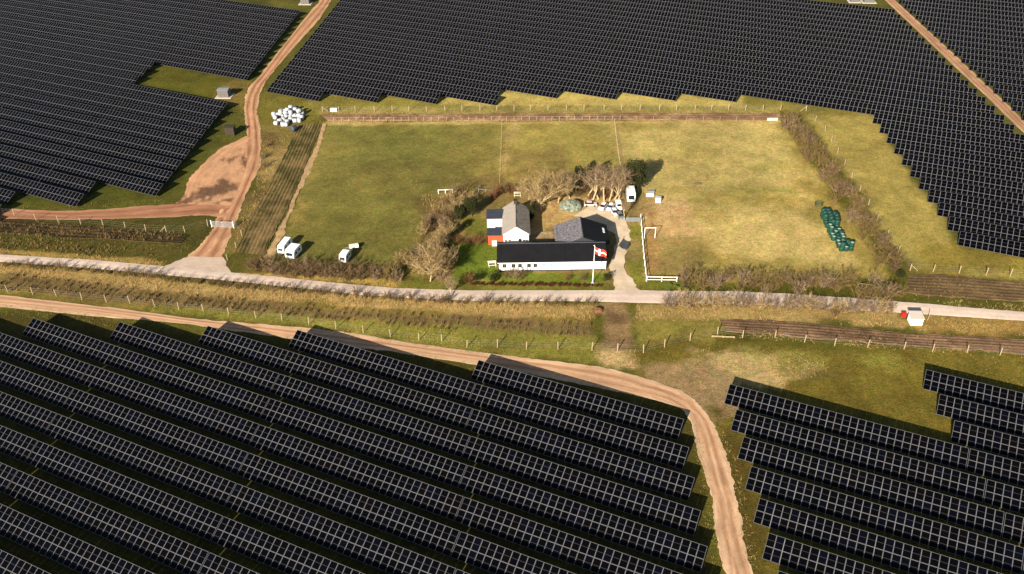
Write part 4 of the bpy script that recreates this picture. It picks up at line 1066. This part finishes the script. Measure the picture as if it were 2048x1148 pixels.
def bare_tree(seed, H, spread, stems=1, trunk_f=.22, limbs=8, subs=6, twigs=7, tw=.020, up=.45):
    rg = random.Random(seed); T = MB(); C = MB()
    for s in range(stems):
        base = Vector((rg.gauss(0, .25), rg.gauss(0, .25), 0)) if stems > 1 else Vector((0, 0, -.05))
        d0 = Vector((rg.gauss(0, .18), rg.gauss(0, .18), 1)).normalized()
        pts, d = limb(T, base, d0, H * trunk_f, H * .022 / stems ** .4, H * .017 / stems ** .4, rg, 2, .06, 8)
        top = pts[-1]
        for k in range(limbs):
            a = 2 * math.pi * (k + rg.random() * .7) / limbs
            el = rg.uniform(.35, 1.0) if k else 1.0
            dd = Vector((math.cos(a) * spread * (1.1 - el * .5), math.sin(a) * spread * (1.1 - el * .5), up + el)).normalized()
            LL = H * rg.uniform(.42, .62)
            pts2, d2 = limb(T, top - Vector((0, 0, rg.random() * H * .05)), dd, LL, H * .010, H * .004, rg, 5, .16, 5)
            for j in range(subs):
                f = rg.uniform(.25, 1); i0 = min(4, int(f * 5)); q = pts2[i0].lerp(pts2[i0 + 1], f * 5 - i0) if i0 < 5 else pts2[-1]
                d3 = (d2 * .5 + Vector((rg.gauss(0, .6), rg.gauss(0, .6), rg.gauss(.25, .4)))).normalized()
                pts3, d4 = limb(C, q, d3, H * rg.uniform(.14, .26), .035, .016, rg, 3, .25, 3)
                for t in range(twigs):
                    f2 = rg.uniform(.15, 1) * 3; i2 = min(2, int(f2)); q2 = pts3[i2].lerp(pts3[i2 + 1], f2 - i2)
                    d5 = (d4 * .6 + Vector((rg.gauss(0, .7), rg.gauss(0, .7), rg.gauss(.15, .5)))).normalized()
                    L5 = H * rg.uniform(.06, .12)
                    twig(C, q2, d5, L5, tw, rg)
                    for _ in range(2): twig(C, q2 + d5 * L5 * rg.uniform(.3, .8), (d5 + Vector((rg.gauss(0, .6), rg.gauss(0, .6), rg.gauss(.1, .5)))).normalized(), L5 * .7, tw * .7, rg)
    return T, C
def bare_shrub(seed, H, spread, stems=16, twigs=12, tw=.022):
    rg = random.Random(seed); C = MB()
    for s in range(stems):
        a = rg.random() * 6.283; e = rg.uniform(.1, 1) ** .7
        d = Vector((math.cos(a) * e * spread, math.sin(a) * e * spread, 1)).normalized()
        b = Vector((rg.gauss(0, .25), rg.gauss(0, .25), -.05)); L = H * rg.uniform(.7, 1.1)
        pts, d2 = limb(C, b, d, L, .035, .012, rg, 4, .14, 3)
        for t in range(twigs):
            f = rg.uniform(.15, 1) * 4; i = min(3, int(f)); q = pts[i].lerp(pts[i + 1], f - i)
            d3 = (d2 * .7 + Vector((rg.gauss(0, .55), rg.gauss(0, .55), rg.gauss(.1, .4)))).normalized(); L3 = H * rg.uniform(.14, .32)
            twig(C, q, d3, L3, tw, rg)
            twig(C, q + d3 * L3 * .5, (d3 + Vector((rg.gauss(0, .6), rg.gauss(0, .6), rg.gauss(0, .4)))).normalized(), L3 * .6, tw * .8, rg)
    return C
def leafy(seed, rx, ry, h, n, size, z0=.1):
    rg = random.Random(seed); C = MB()
    blobs = [(rg.uniform(-.5, .5) * rx, rg.uniform(-.5, .5) * ry, z0 + h * rg.uniform(.3, .75), rg.uniform(.4, .62)) for _ in range(9)]
    for i in range(n):
        bx, by, bz, br = blobs[rg.randrange(9)]
        v = Vector((rg.gauss(0, 1), rg.gauss(0, 1), rg.gauss(0, 1))).normalized() * (rg.random() ** .33)
        p = Vector((bx + v.x * rx * br, by + v.y * ry * br, max(.05, bz + v.z * h * br * .55)))
        a = Vector((rg.gauss(0, 1), rg.gauss(0, 1), rg.gauss(0, .6))).normalized(); b = a.cross(Vector((rg.gauss(0, 1), rg.gauss(0, 1), rg.gauss(0, 1)))).normalized()
        s = size * rg.uniform(.6, 1.3)
        C.add([p - a * s, p + b * s * .5, p + a * s, p - b * s * .5], [(0, 1, 2, 3)])
    return C
def put_tree(name, px, py, T, C, mt, mc, label, group=None, rz=0, sc=1.0, cat='tree'):
    o = empty(name, at(px, py), rz); o.scale = (sc, sc, sc); tag(o, label, cat, group)
    link('trunk', T, o); link('crown', C, o); return o
def mk(TC, mt, mc): return TC[0].mesh('trunk', mt), TC[1].mesh('crown', mc)
t1, c1 = mk(bare_tree(3, 10.5, 1.35, 1, .16, 14, 12, 9, .022), M_bark, M_twig_pale)
t2, c2 = mk(bare_tree(8, 9.5, .8, 1, .25, 8, 9, 8, .019, up=.9), M_bark, M_twig_grey)
t3, c3 = mk(bare_tree(12, 9.5, .55, 1, .30, 6, 9, 8, .019, up=1.4), M_bark, M_twig_grey)
t4, c4 = mk(bare_tree(17, 8.5, 1.2, 2, .2, 7, 10, 8, .022), M_bark, M_twig_pale)
put_tree('bare_tree', 1082, 421, t1, c1, 0, 0, 'large spreading bare tree with pale limbs behind the farmhouse')
for i, (px, py, tt, cc, s, z, lb) in enumerate([
    (1118, 404, t4, c4, .95, 1, 'bare tree just right of the large spreading tree'),
    (1140, 396, t2, c2, .85, 2, 'bare tree above the grey-green covered heap'),
    (1186, 400, t3, c3, 1.0, 3, 'slender bare tree above the leftmost parked car'),
    (1197, 398, t2, c2, .95, 1.2, 'second slender bare tree in the row above the cars'),
    (1208, 402, t3, c3, .95, 5, 'third slender bare tree in the row above the cars'),
    (1219, 401, t3, c3, .92, 2.2, 'fourth slender bare tree in the row above the cars'),
    (1229, 399, t2, c2, .9, 4, 'fifth slender bare tree in the row above the cars'),
    (1176, 392, t2, c2, .85, 5.2, 'bare tree filling the left end of the slender row'),
    (1203, 388, t2, c2, .85, 3.1, 'bare tree standing behind the slender row'),
    (1224, 386, t4, c4, .8, .3, 'twiggy bare tree behind the right half of the slender row'),
    (1247, 392, t2, c2, .85, 2.6, 'bare tree between the slender row and the tall caravan'),
    (1103, 386, t4, c4, .85, 4.2, 'bare tree behind the large spreading tree'),
    (1238, 398, t3, c3, .98, 1.7, 'bare tree with bright trunk behind the white van'),
    (1250, 436, t3, c3, .55, .4, 'thin bare tree between the cars and the grey fence'),
    (1056, 404, t4, c4, .7, 3, 'smaller bare tree left of the large spreading tree'),
    (865, 561, t4, c4, 1.05, .5, 'many-stemmed pale bare tree by the road left of the farm'),
    (882, 548, t4, c4, .8, 2.5, 'bare tree behind the pale roadside tree'),
    (893, 474, t4, c4, .52, 2.2, 'low spreading bare tree in the middle of the garden thicket'),
    (876, 502, t1, c1, .45, .9, 'spreading bare tree above the pale roadside tree'),
    (912, 430, t1, c1, .42, 3.9, 'small spreading bare tree at the top of the garden thicket'),
    (938, 412, t4, c4, .48, 5.1, 'small bare tree behind the garden evergreens'),
    (838, 548, t4, c4, .45, 4.4, 'small bare tree at the left foot of the roadside tree'),
    (900, 535, t2, c2, .5, 2.9, 'small bare tree on the left edge of the lawn'),
    (905, 592, t2, c2, .55, 1, 'small bare tree standing at the north edge of the road')]):
    put_tree('bare_tree', px, py, tt, cc, 0, 0, lb, None, z, s)
tev = MB(); tev.tube((0, 0, -.1), (.1, 0, 4.5), .22, .10, 8); tev = tev.mesh('trunk', M_bark_d)
cev = leafy(21, 2.6, 2.3, 6.5, 5200, .17, .4).mesh('crown', M_leaf_dark)
cev2 = leafy(25, 1.6, 1.4, 4.2, 3400, .15, .2).mesh('crown', M_leaf_dark)
put_tree('evergreen_tree', 1271, 380, tev, cev, 0, 0, 'dark green tree at the right end of the tree group', None, .5, 1.15)
put_tree('evergreen_tree', 1180, 362, tev, cev, 0, 0, 'dark evergreen behind the slender bare trees', None, 2, .72)
put_tree('evergreen_tree', 1158, 360, tev, cev2, 0, 0, 'small evergreen behind the gap between the tree clumps', None, 1, .85)
put_tree('evergreen_tree', 943, 432, tev, cev, 0, 0, 'dark evergreen in the garden thicket left of the annex', None, 1, .72)
put_tree('evergreen_tree', 920, 440, tev, cev2, 0, 0, 'smaller evergreen left of the garden evergreen', None, 1, .85)
put_tree('evergreen_tree', 912, 468, tev, cev2, 0, 0, 'dark evergreen bush above the west lawn', None, 3, .75)
put_tree('evergreen_tree', 1062, 440, tev, cev2, 0, 0, 'dark ivy-clad tree touching the farmhouse roof', None, 2, .9)
# bushes
SH = {}
for nm, mt in (('brown', M_twig_brown), ('grey', M_twig_grey), ('olive', M_twig_olive), ('rust', M_twig_rust), ('pale', M_twig_pale)):
    SH[nm] = [bare_shrub(100 + i, 2.6, .75, 17, 14, .021).mesh('bare_shrub', mt) for i in range(4 if nm in ('brown', 'olive', 'grey') else 2)]
LB = {'green': [leafy(301 + i, 1.0, .9, 1.3, 420, .12).mesh('leafy_bush', M_leaf_green) for i in range(2)],
      'dark': [leafy(311 + i, 1.1, 1.0, 1.8, 600, .13).mesh('leafy_bush', M_leaf_dark) for i in range(2)],
      'red': [leafy(321 + i, .9, .8, 1.3, 500, .11).mesh('leafy_bush', M_leaf_red) for i in range(2)]}
def shrub(kind, x, y, s, label, group, sz=None):
    lst = SH.get(kind) or LB[kind]
    o = link('bare_shrub' if kind in SH else 'leafy_bush', lst[rng.integers(len(lst))], None, (x, y, 0), rng.uniform(0, 6.28))
    o.scale = (s, s, s * (sz or rng.uniform(.85, 1.15))); tag(o, label, 'shrub', group); return o
def hedge(pts, width, every, kinds, s0, s1, label, group, sz=None):
    P = [at(*q) for q in pts]; tot = sum((b - a).length for a, b in zip(P, P[1:])); n = int(tot / every)
    arr, _ = resample(P, n)
    secs = [', near its left end', ', left of its middle', ', right of its middle', ', near its right end']
    full = label
    for i, q in enumerate(arr):
        label = full + (secs[min(3, 4 * i // n)] if n > 10 and len((full + secs[1]).split()) <= 16 else '')
        off = rng.uniform(-width / 2, width / 2); d = arr[min(i + 1, n - 1)] - arr[max(i - 1, 0)]; d = d / (np.linalg.norm(d) + 1e-6)
        x = q[0] - d[1] * off + rng.normal(0, .2); y = q[1] + d[0] * off
        shrub(kinds[rng.integers(len(kinds))], x, y, rng.uniform(s0, s1), label, group, sz)
hedge([(500, 538), (560, 545), (640, 550), (720, 554), (800, 560)], 2.6, .85, ['brown', 'brown', 'grey', 'brown', 'olive'], .85, 1.25, 'bare brown shrub in the road hedge by the white caravans', 'shrubs of the road hedge left of the farm')
hedge([(1365, 566), (1450, 568), (1600, 576), (1700, 584), (1800, 592)], 5.0, .80, ['brown', 'olive', 'brown', 'grey', 'olive'], .8, 1.3, 'bare shrub in the road hedge right of the white fence', 'shrubs of the road hedge right of the farm')
hedge([(1570, 238), (1600, 275), (1646, 340), (1702, 420), (1738, 475), (1776, 540)], 4.6, .80, ['olive', 'olive', 'brown', 'grey', 'olive'], .75, 1.15, 'brown-olive thorn shrub in the hedge beside the green bales', 'shrubs of the right thorn hedge')
hedge([(1585, 236), (1625, 280), (1680, 360), (1730, 440), (1775, 510)], 2.0, 2.6, ['brown', 'brown'], .45, .7, 'low brown shrub along the fence side of the thorn hedge', 'low shrubs beside the thorn hedge')
hedge([(20, 530), (240, 548), (450, 572), (700, 592), (900, 606), (1190, 609)], .9, 1.7, ['brown', 'brown', 'olive'], .42, .74, 'low bare shrub on the south verge of the road', 'low shrubs along the south verge')
hedge([(1330, 612), (1500, 614), (1650, 620), (1780, 627)], 1.0, 1.3, ['grey', 'pale', 'grey'], .85, 1.2, 'thin grey shrub in the row between road and straw verge', 'thin shrubs south of the road at right')
hedge([(860, 470), (880, 440), (900, 410), (930, 395)], 5, .85, ['olive', 'pale', 'brown', 'grey'], .8, 1.3, 'bare shrub in the garden thicket left of the lawn', 'shrubs of the garden thicket')
hedge([(820, 540), (850, 505), (870, 480)], 5, .8, ['olive', 'pale', 'grey'], .8, 1.2, 'pale bare shrub at the foot of the roadside tree', 'shrubs under the roadside tree')
hedge([(885, 500), (893, 530), (890, 560)], 3, .8, ['brown', 'dark', 'grey'], .8, 1.2, 'tangled dark shrub along the west side of the lawn', 'shrubs west of the lawn')
hedge([(915, 486), (950, 484), (972, 487)], 1.4, .8, ['rust', 'brown', 'rust'], .5, .8, 'rusty bare shrub in the border above the lawn', 'shrubs above the lawn')
hedge([(985, 395), (1010, 388), (1035, 380)], 3, .9, ['rust', 'brown', 'olive'], .8, 1.25, 'rusty shrub between the grey rail and the large tree', 'shrubs left of the large tree')
hedge([(1095, 392), (1130, 386), (1170, 384)], 4, .9, ['brown', 'rust', 'grey', 'brown'], .8, 1.2, 'brown undergrowth shrub beneath the bare trees', 'undergrowth beneath the bare trees')
hedge([(1175, 396), (1210, 392), (1245, 390)], 2.4, .9, ['rust', 'brown', 'grey'], .5, .9, 'low brown shrub behind the parked cars', 'shrubs behind the parked cars')
hedge([(942, 571), (1000, 572), (1080, 573), (1200, 573)], .5, .62, ['red'], .42, .55, 'dark red clump of the clipped hedge below the long barn', 'clumps of the dark red hedge')
hedge([(955, 561), (985, 560)], 1.5, 1.2, ['dark', 'green'], .8, 1.1, 'dark garden bush at the left end of the red hedge', 'dark bushes at the lawn corner')
for k, px, py, s, lb in [('rust', 936, 566, .95, 'rust-red bush at the lawn corner by the road'), ('green', 990, 553, .9, 'bright green bush at the corner of the long barn'), ('brown', 1012, 556, .8, 'bare bush below the first barn windows'),
                         ('grey', 1030, 557, .9, 'wide bare bush below the dark barn windows'), ('brown', 1044, 556, .85, 'bare bush below the middle of the barn wall'), ('rust', 1135, 559, .62, 'rust-coloured bush below the barn wall right of centre'),
                         ('brown', 1166, 560, .62, 'bare bush left of the flagpole'), ('dark', 1213, 562, .9, 'dark upright bush at the right end of the long barn'), ('green', 1338, 572, .5, 'low green bush under the white two-rail fence'),
                         ('green', 1352, 576, .55, 'green bush right of the white two-rail fence'), ('green', 1365, 578, .5, 'green bush at the left end of the road hedge'), ('grey', 525, 318, .7, 'lone bare shrub right of the soil patch'),
                         ('brown', 530, 335, .8, 'bare shrub by the track above the tilled strip'), ('brown', 535, 292, .5, 'small bare shrub near the track below the bales'), ('brown', 1670, 632, .75, 'dark bare shrub on the straw verge left of the hut'),
                         ('dark', 1800, 556, .9, 'dark bush where the thorn hedge meets the road hedge'), ('dark', 792, 553, 1.1, 'dark bush at the right end of the caravan hedge'), ('green', 930, 455, .8, 'light green bush in the garden thicket'),
                         ('rust', 870, 445, 1.1, 'tall rusty shrub at the thicket edge'), ('dark', 1160, 372, 1.2, 'dark undergrowth bush between the tree clumps')]:
    p = at(px, py); shrub(k, p.x, p.y, s, lb, None)

# ------------------------------------------------------------------ grass, straw and seedlings (nobody could count them)
def scatter(name, regions, mtl, label, cat='grass'):
    """regions: (outline px, number per m2, height, width, tilt, blades)"""
    V = []; F = []
    r_ = np.random.default_rng(abs(hash(name)) % 1000 if False else len(name) * 7 + len(regions))
    for pl, dens, h, wd, lean, nb, rows in regions:
        if not rows: dens *= 1.9; wd *= .62
        P = wpoly(pl); xs_ = [p[0] for p in P]; ys_ = [p[1] for p in P]
        area = (max(xs_) - min(xs_)) * (max(ys_) - min(ys_)); n = int(area * dens)
        x = r_.uniform(min(xs_), max(xs_), n); y = r_.uniform(min(ys_), max(ys_), n)
        if rows:   # snap to rows parallel to the first edge
            d = np.array(P[1]) - np.array(P[0]); d = d / np.linalg.norm(d); nn = np.array([-d[1], d[0]])
            a = (x - P[0][0]) * d[0] + (y - P[0][1]) * d[1]; b = (x - P[0][0]) * nn[0] + (y - P[0][1]) * nn[1]
            b = np.round(b / rows) * rows + r_.normal(0, .06, n); a = np.round(a / (rows * .8)) * rows * .8 + r_.normal(0, .08, n)
            x = P[0][0] + a * d[0] + b * nn[0]; y = P[0][1] + a * d[1] + b * nn[1]
        ok = inside_dist(x, y, P) > 0
        dn = fbm(x, y, 333, 3.5, 3)
        ok &= (dn + r_.normal(0, .12, n)) > (.30 if rows else .46)
        x = x[ok]; y = y[ok]; n = len(x)
        for k in range(nb):
            hh = h * r_.uniform(.5, 1.15, n); az = r_.uniform(0, 6.283, n); le = np.abs(r_.normal(0, lean, n))
            bx = x + r_.normal(0, .10 + h * .08, n); by = y + r_.normal(0, .10 + h * .08, n)
            w_ = wd * r_.uniform(.6, 1.3, n); ca, sa = np.cos(az), np.sin(az); pa = az + 1.57 + r_.normal(0, .5, n)
            px_, py_ = np.cos(pa) * w_, np.sin(pa) * w_
            tx = bx + ca * le * hh; ty = by + sa * le * hh
            b0 = len(V) and sum(len(q) for q in V) or 0
            arr = np.stack([np.stack([bx - px_, by - py_, np.full(n, -.03)], 1), np.stack([bx + px_, by + py_, np.full(n, -.03)], 1), np.stack([tx, ty, hh], 1)], 1).reshape(-1, 3)
            V.append(arr); F.append(np.arange(n * 3).reshape(-1, 3) + b0)
    V = np.concatenate(V); F = np.concatenate(F)
    me = bpy.data.meshes.new(name)
    me.vertices.add(len(V)); me.vertices.foreach_set('co', V.ravel())
    me.loops.add(F.size); me.loops.foreach_set('vertex_index', F.ravel().astype(np.int32))
    me.polygons.add(len(F)); me.polygons.foreach_set('loop_start', np.arange(0, F.size, 3, dtype=np.int32)); me.polygons.foreach_set('loop_total', np.full(len(F), 3, dtype=np.int32))
    me.update(calc_edges=True); me.materials.append(mtl)
    print(name, len(F))
    tag(link(name, me), label, cat, kind='stuff')
STRAW = [([(815, 358), (850, 366), (880, 385), (860, 388), (825, 380)], .5, .16, .09, 1.2, 4, 0),
         ([(-60, 494), (330, 522), (330, 531), (-60, 506)], 5, .45, .05, .5, 3, 0),
         ([(480, 547), (800, 562), (800, 574), (480, 551)], 6, .45, .05, .5, 3, 0),
         ([(0, 530), (400, 570), (900, 604), (1190, 610), (1190, 642), (900, 624), (400, 594), (0, 548)], 3.2, .5, .055, .6, 3, 0),
         ([(1270, 610), (1800, 628), (1800, 655), (1440, 642), (1270, 644)], 3.2, .45, .055, .6, 3, 0),
         ([(1840, 632), (2120, 655), (2120, 676), (1840, 662)], 3, .45, .05, .6, 3, 0),
         ([(1390, 700), (1640, 706), (1660, 745), (1560, 772), (1400, 780)], 2.0, .28, .06, .9, 3, 0),
         ([(1196, 700), (1275, 700), (1285, 740), (1200, 735)], 3, .3, .05, .9, 3, 0),
         ([(880, 200), (1480, 196), (1480, 214), (880, 212)], 2.2, .35, .05, .7, 3, 0),
         ([(640, 224), (1560, 222), (1560, 227), (640, 228)], 3, .35, .05, .6, 3, 0),
         ([(640, 241), (1560, 240), (1560, 246), (640, 247)], 3, .35, .05, .6, 3, 0),
         ([(1440, 660), (2120, 712), (2120, 724), (1440, 674)], 3, .35, .05, .7, 3, 0),
         ([(1440, 850), (1470, 900), (1500, 1040), (1520, 1148), (1490, 1148), (1468, 1000), (1445, 900)], 1.6, .3, .05, .8, 3, 0),
         ([(1815, 596), (2120, 612), (2120, 628), (1815, 606)], 4, .4, .05, .6, 3, 0),
         ([(520, 290), (590, 260), (545, 400), (470, 500), (455, 480), (510, 380)], 1.6, .4, .05, .7, 3, 0),
         ([(845, 390), (930, 388), (900, 480), (860, 560), (820, 545), (850, 470)], 2.5, .5, .05, .6, 3, 0)]
scatter('straw_grass', STRAW, M_straw, 'dry straw-coloured grass along the road verges and strip edges')
OLIVE = [([(300, 606), (700, 660), (1000, 702), (1220, 730), (1220, 742), (1000, 716), (700, 674), (300, 622)], 3.5, .22, .05, .9, 3, 0),
         ([(0, 606), (400, 652), (800, 704), (930, 724), (1040, 742), (1250, 784), (1250, 800), (1000, 752), (700, 706), (0, 628)], 3.0, .22, .05, .9, 3, 0),
         ([(1384, 850), (1404, 850), (1420, 980), (1450, 1148), (1425, 1148), (1400, 1000)], 3.0, .2, .05, .9, 3, 0),
         ([(0, 412), (420, 396), (420, 404), (0, 424)], 3.0, .2, .05, .9, 3, 0),
         ([(440, 180), (498, 180), (492, 262), (440, 262)], 2.0, .2, .05, .9, 3, 0),
         ([(650, 246), (1560, 242), (1640, 345), (1790, 545), (1295, 550), (1300, 400), (1000, 380), (880, 400), (850, 545), (545, 525)], 1.6, .10, .05, 1.0, 2, 0),
         ([(300, 612), (1190, 674), (1200, 728), (1000, 704), (600, 646), (300, 620)], 3.0, .26, .05, .8, 3, 0),
         ([(1270, 700), (1480, 690), (2120, 728), (2120, 900), (1850, 740), (1480, 760)], 2.2, .22, .05, .9, 3, 0),
         ([(0, 440), (420, 475), (330, 525), (0, 500)], 2.4, .3, .05, .8, 3, 0),
         ([(500, 170), (640, 200), (640, 240), (520, 330), (500, 250)], 1.8, .2, .05, .9, 3, 0),
         ([(640, 190), (1760, 225), (1700, 232), (640, 222)], 1.4, .2, .05, .9, 3, 0),
         ([(1620, 230), (1745, 235), (1915, 500), (2120, 530), (2120, 552), (1830, 538), (1700, 345)], 1.6, .14, .05, 1.0, 2, 0),
         ([(905, 480), (1000, 480), (1000, 560), (905, 560)], 4, .12, .05, 1.0, 2, 0),
         ([(1258, 445), (1290, 445), (1292, 565), (1262, 560)], 3, .12, .05, 1.0, 2, 0)]
scatter('olive_grass', OLIVE, M_straw2, 'short olive grass tufts over the pastures and banks')
SEED = [([(0, 525), (240, 543), (450, 567), (700, 589), (900, 600), (1190, 606), (1190, 613), (900, 609), (700, 597), (450, 575), (240, 551), (0, 533)], 2.2, .85, .05, .4, 7, .6),
        ([(1330, 608), (1500, 610), (1650, 615), (1790, 624), (1790, 632), (1650, 624), (1500, 618), (1330, 616)], 1.6, .9, .05, .4, 6, .7),
        ([(-60, 436), (380, 470), (370, 486), (-60, 466)], 1.3, .75, .07, .35, 7, 1.15),
        ([(-60, 474), (330, 497), (330, 516), (-60, 498)], 1.1, .6, .06, .4, 6, 1.2),
        ([(0, 547), (400, 592), (400, 618), (0, 578)], 1.3, .75, .055, .4, 7, 1.5),
        ([(400, 592), (800, 628), (1190, 648), (1190, 673), (800, 654), (400, 618)], 1.3, .7, .055, .4, 7, 1.5),
        ([(652, 229), (1560, 228), (1560, 240), (655, 241)], 1.0, .5, .06, .4, 5, 1.3),
        ([(1440, 640), (2120, 684), (2120, 710), (1450, 664)], .9, .55, .06, .4, 6, 1.3),
        ([(1816, 550), (2120, 568), (2120, 606), (1816, 590)], .9, .6, .06, .4, 6, 1.3)]
scatter('seedling_rows', SEED, M_seedling, 'rows of young brown hedge plants in the tilled strips', 'plants')

scene.render.engine = 'CYCLES'
scene.render.resolution_x = 1024
scene.render.resolution_y = 574
